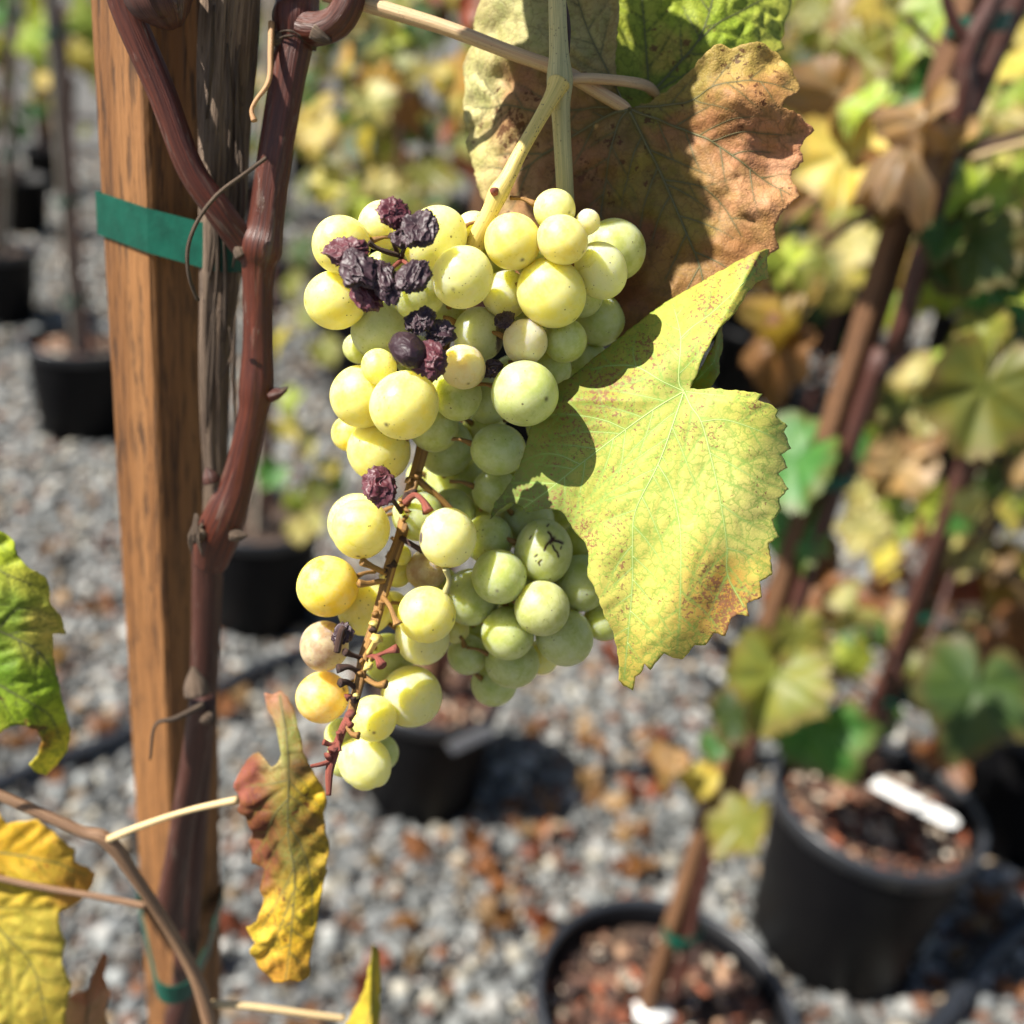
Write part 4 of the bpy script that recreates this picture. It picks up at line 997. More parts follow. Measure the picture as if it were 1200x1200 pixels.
a_cols = [(550, 100, (206, 200, 148)), (560, 160, (196, 186, 130)), (570, 210, (190, 172, 120)), (610, 60, (172, 164, 112)), (680, 40, (170, 160, 108)), (600, 20, (176, 170, 118)), (590, 130, (166, 128, 90)), (615, 110, (150, 110, 80)), (600, 220, (150, 112, 78)), (640, 150, (150, 116, 80)), (690, 180, (146, 104, 72)), (680, 240, (126, 84, 58)), (720, 160, (122, 100, 58)),
    (760, 200, (150, 130, 62)), (770, 230, (128, 110, 56)), (740, 280, (124, 80, 52)), (720, 330, (116, 72, 48)), (790, 290, (146, 112, 60)), (830, 290, (160, 116, 74)), (800, 250, (150, 130, 64)), (780, 150, (150, 110, 72)), (830, 150, (168, 118, 82)), (870, 170, (176, 124, 90)), (900, 200, (192, 146, 112)), (880, 240, (190, 144, 106)), (930, 150, (184, 132, 98)), (890, 110, (170, 124, 80)), (900, 75, (176, 150, 84)), (850, 80, (172, 148, 82)), (800, 105, (150, 132, 66)), (760, 135, (128, 122, 58)), (910, 270, (190, 142, 98)), (850, 310, (160, 112, 70)), (600, 300, (140, 96, 66)), (700, 90, (160, 144, 96))]
av = [(a, w * 1.5) for a, w in av]; a_cols = [(u, v, tuple(min(245, c * (1.08 + 0.06 * min(1, max(0, abs(u - 720) - 60) / 120))) for c in cc)) for u, v, cc in a_cols]
fg_leaf('big half dried leaf, pale at one side and curled brown at the other, behind the bunch', a_out, (735, 130, 0.283, -0.00006, 0.00001), av, a_h, a_cols, M['dryleaf'], M['vein_olive'], spots=[(590, 140, 40, 0.4), (880, 80, 60, 0.3), (700, 200, 90, 0.3)], step=3.0, pucker=0.0014, parent=vine, seed=3, side_gap=40, noise_amp=0.0032, edge_jit=1.4)
M['greenleaf'] = mat_leaf_fg('green_yellow_leaf', lin(66, 74, 40), lin(110, 72, 44), trans=0.32, ret=0.5, retcol=lin(92, 108, 40), mott=0.7, spot_scale=0.3, veinamt=0.8)
M['vein_dark'] = mat_cane('dark_green_vein', lin(84, 88, 52), lin(100, 100, 62), 0.2, 0.6)
b_out = [(720, 160), (700, 100), (690, 30), (700, -40), (800, -70), (920, -50), (936, -10), (932, 6), (925, 18), (926, 30), (921, 38), (925, 48), (912, 58), (890, 75), (860, 98), (820, 130), (780, 150), (750, 160)]
bv = [(Z7([(680, 280), (672, 200), (665, 100), (655, 0), (650, -80)]), 3.0), (Z7([(690, 285), (750, 220), (815, 150), (850, 70), (880, -40)]), 4.2), (Z7([(815, 150), (880, 90), (950, 45), (1020, 0), (1060, -40)]), 3.0), (Z7([(690, 290), (800, 230), (950, 160), (1080, 90)]), 2.4)]
fg_leaf('bright green leaf with dark veins showing above the half dried leaf', b_out, (767, 107, 0.298, 0.00002, -0.00001), bv, lambda U, V: -0.006 * np.clip((U - 860) / 70, 0, 2) ** 2 + 0.003 * np.exp(-((U - 830) / 50) ** 2), [(740, 30, (176, 184, 70)), (800, 20, (168, 182, 62)), (790, 60, (190, 170, 80)), (850, 60, (160, 180, 58)), (900, 20, (190, 196, 84)), (860, 10, (170, 184, 70)), (770, 90, (150, 160, 60)), (820, 90, (150, 168, 56)), (920, 45, (206, 200, 90))], M['greenleaf'], M['vein_dark'], spots=[(790, 50, 40, 0.3)], step=3.2, pucker=0.0016, parent=vine, seed=4, side_gap=34)
# green leaf at the left edge
l1 = [(-80, 590), (-30, 606), (0, 622), (10, 628), (18, 634), (21, 650), (32, 662), (50, 676), (54, 690), (55, 706), (62, 720), (66, 728), (70, 748), (58, 746), (57, 768), (60, 790), (66, 820), (71, 848), (74, 866), (70, 890), (60, 904), (49, 914), (38, 906), (33, 896), (43, 886), (46, 868), (42, 856), (30, 850), (14, 850), (0, 858), (-20, 866), (-80, 880)]
fg_leaf('lime green leaf with a yellow torn tip hanging over the gravel at the post', l1, (20, 760, 0.315, 0.00003, 0.00003), [([(-80, 700), (0, 740), (40, 762), (62, 800)], 3.2), ([(-60, 640), (0, 668), (50, 690)], 2.2), ([(-80, 770), (0, 803), (50, 836), (66, 880)], 2.6), ([(0, 735), (25, 712), (60, 724)], 1.8)], lambda U, V: -0.006 * np.clip((U - 20) / 50, 0, 2) ** 2 - 0.002 * np.clip((V - 850) / 50, 0, 2) ** 2,
        [(10, 640, (176, 190, 50)), (45, 680, (214, 208, 84)), (62, 740, (216, 196, 96)), (20, 720, (126, 150, 52)), (10, 790, (112, 148, 40)), (50, 800, (150, 178, 50)), (30, 830, (150, 176, 44)), (64, 850, (196, 206, 60)), (60, 895, (246, 232, 80)), (68, 880, (240, 226, 70)), (50, 910, (246, 232, 80)), (55, 875, (140, 70, 30)), (40, 900, (230, 210, 70)), (-40, 740, (120, 150, 46)), (-30, 840, (130, 140, 50))], M['greenleaf'], M['vein_dark'], spots=[(30, 845, 25, 0.3)], step=3, pucker=0.0012, parent=vine, seed=5, side_gap=30, colwarp=8)
M['yellowleaf'] = mat_leaf_fg('golden_leaf', lin(150, 140, 56), lin(176, 104, 44), trans=0.34, ret=0.4, retcol=lin(190, 150, 60), mott=0.5, spot_scale=0.5)
l2 = [(-80, 930), (-20, 945), (0, 952), (8, 966), (22, 962), (45, 960), (60, 974), (72, 985), (84, 998), (84, 1014), (94, 1022), (103, 1036), (97, 1056), (84, 1064), (68, 1070), (70, 1090), (74, 1108), (70, 1130), (80, 1158), (74, 1190), (78, 1230), (60, 1260), (-80, 1260)]
fg_leaf('golden yellow leaf with olive veins under the thin shoots beside the post', l2, (-10, 1090, 0.352, 0.00002, 0.00002), [([(-60, 1040), (0, 1090), (40, 1140), (60, 1230)], 3.2), ([(-60, 1000), (0, 1000), (60, 1010), (95, 1034)], 2.6), ([(-60, 1060), (0, 1064), (60, 1066)], 2.0), ([(-20, 1075), (10, 1130), (16, 1240)], 2.0)], lambda U, V: -0.008 * np.clip((U - 40) / 60, 0, 2) ** 2, [(20, 985, (222, 178, 50)), (70, 1010, (226, 186, 70)), (90, 1040, (220, 160, 70)), (30, 1040, (214, 186, 62)), (20, 1100, (206, 190, 80)), (50, 1140, (206, 188, 84)), (0, 1160, (190, 176, 76)), (40, 1190, (190, 170, 70)), (-40, 1000, (220, 170, 50))], M['yellowleaf'], M['vein_olive'], spots=[(60, 1000, 60, 0.25)], step=3.2, pucker=0.0012, parent=vine, seed=6)
M['crispleaf'] = mat_leaf_fg('crisp_leaf', lin(150, 110, 70), lin(90, 50, 30), trans=0.3, ret=0.3, mott=0.6)
fg_leaf('small crisp brown curled leaf beside the foot of the post', [(62, 1200), (76, 1186), (94, 1166), (104, 1160), (110, 1142), (120, 1126), (126, 1136), (121, 1158), (128, 1180), (122, 1200), (128, 1230), (62, 1235)], (100, 1180, 0.37, 0.0001, 0), [([(95, 1230), (104, 1180), (120, 1130)], 2.4)], lambda U, V: -0.012 * np.abs(U - 102) / 25, [(80, 1200, (196, 160, 100)), (110, 1180, (214, 160, 120)), (120, 1140, (176, 108, 66)), (90, 1175, (190, 120, 84))], M['crispleaf'], M['vein_olive'], step=3, parent=vine, seed=7)
# curled two-tone leaf hanging in front of the post foot
Zb = lambda l: [(100 + x / 2.7286, 760 + y / 2.7286) for x, y in l]
l4 = Zb([(546, 172), (572, 178), (600, 164), (628, 182), (650, 215), (672, 270), (692, 330), (716, 380), (742, 430), (756, 462), (767, 500), (755, 540), (757, 570), (766, 620), (770, 662), (762, 740), (750, 800), (738, 860), (735, 905), (722, 960), (714, 1012), (712, 1062), (680, 1072), (650, 1062), (620, 1078), (594, 1084), (566, 1058), (542, 1042), (522, 1000), (518, 978), (540, 952), (516, 925), (508, 904), (544, 882), (560, 832), (545, 797), (552, 745), (526, 740), (504, 736), (506, 705), (490, 668), (506, 640), (516, 610), (500, 575), (498, 555), (476, 538), (482, 505), (458, 462), (470, 430), (482, 408), (496, 385), (512, 368), (540, 350), (566, 360), (592, 386), (612, 370), (626, 340), (612, 300), (600, 270), (586, 245), (560, 225)])
M['twotone'] = mat_leaf_fg('two_tone_leaf', lin(128, 118, 58), lin(104, 56, 34), trans=0.34, ret=0.4, retcol=lin(150, 96, 44), mott=0.8, spot_scale=0.35)
def l4_h(U, V):
    mid = np.interp(V, [820, 900, 980, 1050, 1150], [322, 336, 340, 346, 338])
    x = U - mid
    return -0.006 * np.clip(np.abs(x) / 45, 0, 1.6) ** 1.2 + 0.0006 * np.sin((V + x * 0.8) / 5.5) * np.clip(np.abs(x) / 30, 0, 1) + 0.004 * np.clip(-x / 50, 0, 1) * np.sin(V / 24) - 0.01 * np.clip((880 - V) / 60, 0, 1)
fg_leaf('curled hanging leaf, dark red brown on one half and golden on the other', l4, (335, 980, 0.312, 0.0, 0.00003), [(Zb([(600, 180), (640, 300), (650, 400), (650, 600), (670, 720), (660, 900), (640, 1060)]), 3.4), (Zb([(648, 480), (600, 540), (560, 640), (520, 700)]), 2.4), (Zb([(650, 560), (690, 640), (720, 760), (720, 900)]), 2.4), (Zb([(668, 700), (620, 800), (560, 900)]), 2.2), (Zb([(645, 420), (580, 440), (500, 460)]), 2.2), (Zb([(648, 420), (700, 480), (750, 520)]), 2.0), (Zb([(664, 780), (620, 900), (560, 1020)]), 2.0)], l4_h,
        [(305, 825, (200, 140, 120)), (325, 830, (150, 110, 80)), (340, 860, (130, 134, 70)), (335, 890, (146, 150, 80)), (325, 895, (206, 190, 130)), (350, 900, (110, 80, 60)), (365, 935, (236, 200, 56)), (375, 950, (230, 186, 50)), (360, 965, (150, 110, 60)), (376, 1000, (210, 176, 66)), (340, 950, (120, 122, 64)), (345, 1000, (130, 130, 70)), (290, 910, (140, 76, 68)), (300, 940, (110, 54, 46)), (310, 970, (104, 52, 42)), (295, 1010, (140, 82, 68)), (315, 1010, (112, 62, 50)), (308, 1040, (120, 64, 54)), (330, 1040, (160, 138, 60)), (320, 1070, (230, 188, 60)), (350, 1050, (206, 180, 60)), (365, 1060, (236, 200, 60)), (310, 1110, (238, 204, 76)), (340, 1110, (234, 188, 54)), (330, 1140, (206, 150, 60)), (352, 1130, (206, 160, 60)), (275, 930, (170, 100, 90))], M['twotone'], M['vein_olive'], spots=[(360, 960, 30, 0.4), (340, 1080, 60, 0.25)], step=2.6, pucker=0.0016, parent=vine, seed=8, side_gap=26, colwarp=7)
fg_leaf('small yellow green leaf tip standing over the gravel', [(437, 1108), (444, 1114), (448, 1126), (450, 1150), (449, 1190), (440, 1240), (400, 1240), (414, 1204), (424, 1180), (431, 1150)], (435, 1170, 0.36, 0.0001, 0), [([(420, 1240), (436, 1180), (440, 1115)], 2.2)], lambda U, V: -0.006 * np.abs(U - 435) / 15, [(440, 1115, (120, 80, 60)), (440, 1140, (190, 180, 60)), (440, 1180, (206, 186, 60)), (420, 1210, (216, 186, 66))], M['yellowleaf'], M['vein_olive'], step=2.6, parent=vine, seed=9)

# ---------------------------------------------------------------- tape round the post
def ray_z(u, v, y): return Py(u, v, y)[2]
def hull(points):
    p = sorted(map(tuple, points)); 
    def half(p):
        h = []
        for q in p:
            while len(h) > 1 and (h[-1][0] - h[-2][0]) * (q[1] - h[-2][1]) - (h[-1][1] - h[-2][1]) * (q[0] - h[-2][0]) <= 0: h.pop()
            h.append(q)
        return h[:-1]
    return np.array(half(p) + half(p[::-1]))
def post_corners(z, grow=0.0006):
    c = post_c(z)[:2]; h = POST_S / 2 + grow
    return [c + h * (a * nL + b * nR) for a in (-1, 1) for b in (-1, 1)]
zt, zb = ray_z(184, 245, POST_Y), ray_z(184, 297, POST_Y)
tc = Py(262, 262, TY)
hp = hull([tuple(q) for q in post_corners((zt + zb) / 2)] + [tuple(q) for q in circ(tc[0], tc[1], 0.0068, 14)])
tag(band('green_tape', hp, zb, zt, M['tape'], None, 0.0006, (0.0, 0.0)), 'wide glossy green tape wrapped round the timber post and old trunk', 'tape')
zt, zb = ray_z(200, 1078, POST_Y), ray_z(200, 1097, POST_Y)
tc = P(204, 1085, 0.416)
hp = hull([tuple(q) for q in post_corners(zt)] + [tuple(q) for q in circ(tc[0], tc[1], 0.0075, 16)] + [tuple(q) for q in circ(*Py(222, 1085, POST_Y - 0.008)[:2], 0.0078, 12)])
tag(band('green_tape', hp, zb, zt, M['tape'], None, 0.0006, (0.0, 0.0)), 'narrow teal tie binding the dark lower cane to the foot of the timber post', 'tape')

# ---------------------------------------------------------------- the bunch
def Dv(v): return 0.262 * (1 + 0.00022 * (v - 480))
C_Y, C_P, C_G, C_A, C_W, C_B, C_V = (230, 214, 104), (222, 215, 134), (172, 180, 100), (236, 204, 50), (224, 200, 150), (158, 128, 96), (186, 192, 140)
GR = [  # u, v, radius px, layer, colour, specks, kind
    (474, 475, 41, 0.0, C_Y, .7, 0), (646, 343, 39, 0.0, C_Y, .55, 0), (542, 325, 37, 0.2, C_P, .95, 0), (615, 461, 39, 0.1, C_G, .55, 0), (659, 281, 29, 0.4, C_Y, .6, 0),
    (543, 430, 28, 0.5, C_W, .6, 2), (616, 400, 27.5, 0.5, C_W, .6, 2), (704, 317, 31, 0.6, C_P, .7, 0), (593, 345, 28.5, 0.9, C_P, .9, 1), (601, 283, 34, 0.7, C_Y, .55, 0),
    (650, 246, 25, 0.9, C_P, .55, 0), (689, 260, 15, 1.1, C_W, .55, 2), (721, 293, 35, 1.6, C_G, .55, 0), (561, 392, 31, 0.9, C_V, .65, 3), (662, 399, 26, 1.4, C_G, .55, 0), (703, 376, 30, 2.6, C_G, .5, 0),
    (510, 281, 37, 1.1, C_P, .7, 0), (400, 287, 35, 1.0, C_Y, .5, 0), (393, 352, 35, 0.8, C_Y, .5, 0), (448, 264, 28, 1.8, C_P, .5, 0), (490, 345, 31, 1.3, C_G, .55, 0), (445, 388, 34, 0.8, C_V, .7, 0),
    (421, 408, 18, 1.9, C_G, .5, 0), (444, 430, 22, 0.5, C_Y, .55, 0), (424, 465, 37, 0.9, C_Y, .6, 0), (410, 508, 21, 1.9, C_A, .5, 0), (444, 528, 37, 0.7, C_Y, .6, 0), (535, 462, 30, 1.1, C_G, .7, 0), (508, 499, 30, 1.2, C_G, .6, 0),
    (522, 524, 34, 1.7, C_G, .55, 0), (573, 470, 27, 1.7, C_G, .55, 0), (584, 527, 31, 1.9, C_G, .5, 0), (535, 563, 37, 2.4, C_G, .5, 0), (647, 432, 22, 2.2, C_G, .5, 0), (527, 372, 22, 2.2, C_G, .5, 0), (580, 575, 27, 2.7, C_G, .5, 0), (567, 500, 25, 2.6, C_G, .5, 0), (470, 300, 24, 2.4, C_G, .5, 0), (555, 272, 24, 2.4, C_P, .5, 0), (625, 300, 26, 2.4, C_G, .5, 0), (680, 345, 26, 2.5, C_G, .5, 0), (600, 440, 24, 2.5, C_G, .5, 0), (490, 420, 26, 2.3, C_G, .5, 0), (465, 360, 24, 2.3, C_G, .5, 0), (640, 500, 24, 3.0, C_G, .5, 0),
    # lower left tail
    (423, 620, 34, 0.4, C_Y, .55, 0), (418, 612, 33, 1.8, C_P, .5, 0), (384, 687, 36, 0.6, C_A, .5, 0), (428, 713, 32, 1.6, C_Y, .5, 0), (380, 757, 29, 0.7, C_B, .6, 4), (378, 817, 32, 0.9, (226, 182, 78), .6, 5), (500, 720, 34, 0.1, C_Y, .6, 0), (525, 630, 34.5, 0.4, C_P, .6, 6), (500, 668, 25, 1.7, C_B, .8, 1),
    (495, 746, 32, 1.7, C_P, .5, 0), (455, 772, 29, 1.9, C_G, .5, 0), (482, 816, 36, 0.5, C_P, .55, 0), (438, 842, 27, 0.2, C_Y, .6, 0), (428, 894, 31, 0.7, C_P, .6, 2), (401, 862, 21, 1.9, C_G, .5, 0), (446, 882, 21, 1.8, C_G, .5, 0), (404, 888, 22, 2.0, C_G, .5, 0), (466, 672, 17, 1.8, C_Y, .5, 0), (470, 650, 12, 1.8, C_Y, .5, 0), (490, 604, 30, 1.9, C_G, .5, 0), (460, 712, 20, 2.4, C_Y, .5, 0),
    # lower right lobe
    (637, 646, 35, 1.3, C_G, .55, 7), (585, 676, 33, 1.0, C_G, .55, 0), (635, 713, 32, 0.8, C_G, .55, 0), (595, 742, 31, 1.3, C_G, .55, 0), (661, 746, 34, 1.7, C_G, .5, 0), (682, 683, 34, 1.9, C_G, .5, 0), (552, 700, 33, 1.7, C_G, .5, 0), (600, 776, 31, 2.0, C_G, .5, 0), (548, 767, 24, 2.1, C_G, .5, 0), (579, 801, 27, 2.4, C_G, .5, 0), (708, 727, 24, 2.6, C_G, .5, 0),
    (615, 610, 34, 2.3, C_G, .5, 0), (572, 632, 29, 2.0, C_G, .5, 0), (682, 640, 26, 2.9, C_G, .5, 0), (557, 738, 22, 2.3, C_G, .5, 0), (534, 738, 16, 2.2, C_Y, .5, 0), (634, 770, 20, 2.7, C_Y, .5, 0), (655, 690, 26, 2.9, C_G, .5, 0), (610, 700, 26, 2.9, C_G, .5, 0), (530, 600, 27, 2.9, C_G, .5, 0),
    (600, 590, 30, 3.3, C_G, .5, 0), (655, 600, 29, 3.4, C_G, .5, 0), (642, 556, 28, 3.4, C_G, .5, 0), (600, 545, 27, 3.3, C_G, .5, 0), (655, 470, 27, 3.3, C_G, .5, 0), (690, 430, 27, 3.5, C_G, .5, 0), (560, 600, 26, 3.3, C_G, .5, 0), (515, 690, 26, 3.1, C_G, .5, 0), (570, 722, 26, 3.3, C_G, .5, 0), (500, 560, 24, 3.0, C_G, .5, 0), (545, 430, 26, 3.0, C_G, .5, 0), (625, 370, 26, 3.0, C_G, .5, 0), (580, 310, 26, 3.0, C_G, .5, 0), (450, 320, 26, 2.8, C_G, .5, 0),
]
G_ = sorted(range(len(GR)), key=lambda i: Dv(GR[i][1]) + GR[i][3] * 0.0088 - 0.0)
dep = {}
for i in G_:
    u, v, r, L = GR[i][:4]
    d = Dv(v) + L * 0.0088
    for it in range(60):
        p = P(u, v, d); R = r * d / 1200; ok = True
        for j in dep:
            q = P(GR[j][0], GR[j][1], dep[j]); R2 = GR[j][2] * dep[j] / 1200
            if np.linalg.norm(p - q) < 0.95 * (R + R2): ok = False; break
        if ok: break
        d += 0.0007
    dep[i] = d
bunch = thing('grape_bunch', 'ripe bunch of pale green and yellow grapes with a few shrivelled purple ones', 'grapes', P(655, 100, 0.268))
def grape_mesh(seed, kind, sub=5):
    V, F = ico(6 if kind == 7 else sub); n = len(V)
    V = V * (1 + 0.018 * noise(V * 1.3 + seed * 3.7))[:, None]
    V[:, 2] *= 1.0 + 0.05 * math.sin(seed * 2.1)
    patch = np.zeros(n); crack = np.zeros(n)
    if kind in (2, 1):
        w = noise(V * np.array([1.7, 1.7, 1.0]) + seed); amp = 0.10 if kind == 2 else 0.05
        V = V * (1 - amp * (1 - np.abs(w)) ** 4 * (0.5 + 0.5 * noise(V * 1.1 + 5)) + 0.03 * w)[:, None]
        if kind == 2: V[:, 0] *= 0.93
    if kind == 3: patch = np.clip((V[:, 0] - 0.45) * 2.2, 0, 1)
    if kind == 4: patch = np.clip(1.1 - np.linalg.norm(V - np.array([0.72, -0.45, 0.5]), axis=1) / 0.42, 0, 1)
    if kind == 5: patch = np.clip(0.8 - np.linalg.norm(V - np.array([0.8, -0.3, 0.3]), axis=1) / 0.5, 0, 0.6)
    if kind == 6: patch = np.clip(1.0 - np.linalg.norm((V - np.array([-0.92, -0.42, 0.0])) * np.array([1, 1, 0.6]), axis=1) / 0.3, 0, 1)
    if kind == 7:
        rng = np.random.default_rng(2)
        front = V[:, 1] < 0
        def line(pl, w):
            nonlocal crack
            d, _ = polydist(V[:, 0], V[:, 2], pl); crack = np.maximum(crack, front * np.clip(1.4 - d / w, 0, 1))
        line([(0.20, 0.28), (0.26, 0.40), (0.22, 0.55), (0.14, 0.62)], 0.045); line([(0.26, 0.40), (0.36, 0.36), (0.48, 0.34), (0.62, 0.28)], 0.05); line([(0.26, 0.40), (0.14, 0.30), (0.05, 0.20), (0.0, 0.06)], 0.04)
        line([(0.28, 0.22), (0.34, 0.08), (0.44, 0.0), (0.48, -0.14)], 0.035); line([(0.24, 0.36), (0.3, 0.42)], 0.09)
        line([(-0.25, -0.08), (-0.32, -0.14)], 0.03); line([(-0.1, -0.24), (-0.2, -0.32), (-0.16, -0.4)], 0.03); line([(-0.5, 0.4), (-0.44, 0.5)], 0.025); line([(0.55, 0.1), (0.58, 0.18)], 0.025); line([(0.1, 0.8), (0.16, 0.86)], 0.03)
        V = V * (1 - 0.03 * crack)[:, None]
    me = mesh_from('grape', V, F)
    pole = np.clip(1.5 - np.linalg.norm(V - np.array([0.02, 0.02, -1.0]) / 1.0, axis=1) / 0.07, 0, 1) * (0.8 if kind not in (7,) else 0)
    attr(me, 'patch', patch); attr(me, 'crack', crack); attr(me, 'pole', pole)
    me.materials.append(M['grape'])
    return me
GM = [grape_mesh(i, 0) for i in range(6)]
axis_pts = [(600, 200), (555, 290), (520, 390), (492, 520), (470, 610), (445, 700), (425, 790), (408, 850)]
CAMROT = Matrix(((RT[0], FW[0], UP[0]), (RT[1], FW[1], UP[1]), (RT[2], FW[2], UP[2])))
rg = random.Random(4)
for i, (u, v, r, L, c, sp, kind) in enumerate(GR):
    d = dep[i]; R = r * d / 1200; p = P(u, v, d)
    ax = P(np.interp(v, [q[1] for q in axis_pts], [q[0] for q in axis_pts]) + (110 if (v > 590 and u > 540) else 0), v - 20, Dv(v) + 0.016)
    if kind >= 3: rot = CAMROT.to_4x4()
    else:
        out = Vector(p - ax); out = (out.normalized() + Vector((rg.uniform(-.6, .6), rg.uniform(-.6, .6), rg.uniform(-1.0, .2)))).normalized()
        rot = out.to_track_quat('-Z', 'Y').to_matrix().to_4x4() @ Matrix.Rotation(rg.uniform(0, 6.28), 4, 'Z')
    m = Matrix.Translation(Vector(p)) @ rot @ Matrix.Diagonal((R * rg.uniform(0.96, 1.02), R * rg.uniform(0.96, 1.02), R * rg.uniform(0.98, 1.07), 1))
    me = GM[i % 6] if kind == 0 else grape_mesh(i, kind)
    o = obj('grape', me, None, bunch, m)
    l = lin(*c); j = rg.uniform(0.92, 1.06)
    o.color = (l[0] * j, l[1] * j * rg.uniform(0.97, 1.03), l[2] * j * rg.uniform(0.85, 1.15), sp)
    if kind == 7: o['label'] = 'green grape with a dark star shaped crack'
    if kind in (3, 4): o['label'] = 'grape with a dark withered patch'
    # pedicel towards the stem
    q = Vector(ax) - Vector(p); 
    if q.length > R * 1.15:
        qn = q.normalized(); a = Vector(p) + qn * R * 0.97; b = Vector(p) + qn * min(q.length, R + 0.007)
        V, F, A = tube_data([np.array(a), np.array((a + b) / 2) + np.array([0, 0, 0.0006]), np.array(b)], [0.0010, 0.0005, 0.0006], n=7, sides=6)
        pm = mesh_from('pedicel', V, F); attr(pm, 'tc', A, 'FLOAT_VECTOR')
        obj('pedicel', pm, M['rachis'], o)

tube('stem', pts([(655, 97, 0.2665), (648, 112, 0.2655), (632, 140, 0.264), (610, 178, 0.262), (594, 210, 0.261), (584, 226, 0.261), (574, 248, 0.262), (560, 276, 0.264), (545, 310, 0.268)]),
     [0.0030, 0.0022, 0.0018, 0.0018, 0.0021, 0.0026, 0.0022, 0.0023, 0.002], M['peduncle'], bunch, n=80, sides=14, rough=0.05, seed=8)
tube('bud', pts([(580, 224, 0.2588), (578, 223, 0.2578), (577, 222, 0.2572)]), [0.0012, 0.0009, 0.0003], M['dryrachis'], bunch, n=8, sides=8, rough=0.2)
tube('stem', pts([(545, 310, 0.274), (520, 390, 0.283), (497, 500, 0.285), (486, 550, 0.284), (476, 590, 0.282), (468, 625, 0.281), (453, 670, 0.279), (446, 705, 0.277), (436, 745, 0.275), (428, 775, 0.274), (421, 805, 0.273), (414, 835, 0.2725)]),
     [0.002, 0.002, 0.0019, 0.0018, 0.0018, 0.0017, 0.0018, 0.0015, 0.0014, 0.0015, 0.0014, 0.0013], M['rachis'], bunch, n=130, sides=10, rough=0.3, seed=12, wob=0.0009)
tube('stem', pts([(414, 833, 0.2725), (404, 850, 0.272), (397, 868, 0.2715), (390, 888, 0.271), (386, 905, 0.2705), (385, 932, 0.270)]), [0.0013, 0.0012, 0.0012, 0.0013, 0.0011, 0.0007], M['dryrachis'], bunch, n=50, sides=9, rough=0.3, seed=13)
def twig(l, rad, mat=None): tube('stem_branch', pts(l), [r * 0.72 for r in rad[:-1]] + [rad[-1] * 0.95], mat or M['rachis'], bunch, n=24, sides=8, rough=0.3, seed=len(l) + l[0][0])
twig([(392, 890, 0.271), (378, 895, 0.2695), (364, 898, 0.269)], [0.0011, 0.0009, 0.0005], M['dryrachis'])
twig([(400, 868, 0.2715), (388, 872, 0.27), (379, 869, 0.269)], [0.0010, 0.0008, 0.0009], M['dryrachis'])
twig([(405, 850, 0.272), (412, 860, 0.270), (420, 862, 0.269)], [0.0010, 0.0010, 0.0012])
twig([(424, 792, 0.2735), (440, 802, 0.27), (452, 802, 0.268)], [0.0011, 0.0010, 0.0013])
twig([(430, 768, 0.274), (441, 770, 0.270), (447, 780, 0.2675)], [0.0010, 0.0010, 0.0015], M['dryrachis'])
twig([(438, 770, 0.271), (452, 764, 0.268), (465, 760, 0.2665)], [0.0008, 0.0008, 0.0014], M['dryrachis'])
twig([(432, 766, 0.273), (440, 752, 0.269), (442, 748, 0.268)], [0.0010, 0.0012, 0.0017], M['peduncle'])
twig([(428, 772, 0.274), (414, 768, 0.271), (404, 764, 0.269)], [0.0011, 0.0009, 0.0012], M['blackstem'])
twig([(424, 790, 0.273), (410, 782, 0.270), (396, 784, 0.268)], [0.0011, 0.0010, 0.0014], M['blackstem'])
twig([(420, 810, 0.273), (408, 800, 0.2705), (398, 800, 0.269)], [0.0011, 0.0010, 0.0014], M['blackstem'])
twig([(418, 818, 0.2725), (410, 816, 0.2705), (405, 818, 0.27)], [0.0008, 0.0007, 0.001], M['dryrachis'])
twig([(448, 700, 0.276), (456, 710, 0.272), (462, 725, 0.270), (465, 732, 0.2695)], [0.0010, 0.0009, 0.0010, 0.0015])
twig([(452, 672, 0.277), (436, 664, 0.273), (424, 658, 0.271)], [0.0012, 0.0011, 0.0014])
twig([(450, 680, 0.277), (432, 684, 0.274), (420, 684, 0.272)], [0.0011, 0.0010, 0.0012])
twig([(470, 600, 0.279), (462, 588, 0.274), (453, 580, 0.271)], [0.0010, 0.0009, 0.0009], M['blackstem'])
twig([(474, 590, 0.279), (486, 580, 0.276), (496, 588, 0.274), (501, 600, 0.273)], [0.0011, 0.0010, 0.0012, 0.0016], M['dryrachis'])
twig([(470, 630, 0.279), (486, 640, 0.276), (495, 645, 0.275)], [0.0011, 0.0010, 0.001], M['blackstem'])
twig([(488, 560, 0.283), (530, 600, 0.287), (560, 650, 0.289), (590, 700, 0.291), (600, 760, 0.293)], [0.0015, 0.0014, 0.0013, 0.0012, 0.001])
twig([(522, 666, 0.272), (526, 680, 0.274), (522, 694, 0.276)], [0.0013, 0.0009, 0.0010], M['shoot'])
twig([(395, 764, 0.270), (400, 740, 0.269), (404, 735, 0.269)], [0.0014, 0.0013, 0.0008], M['blackstem'])

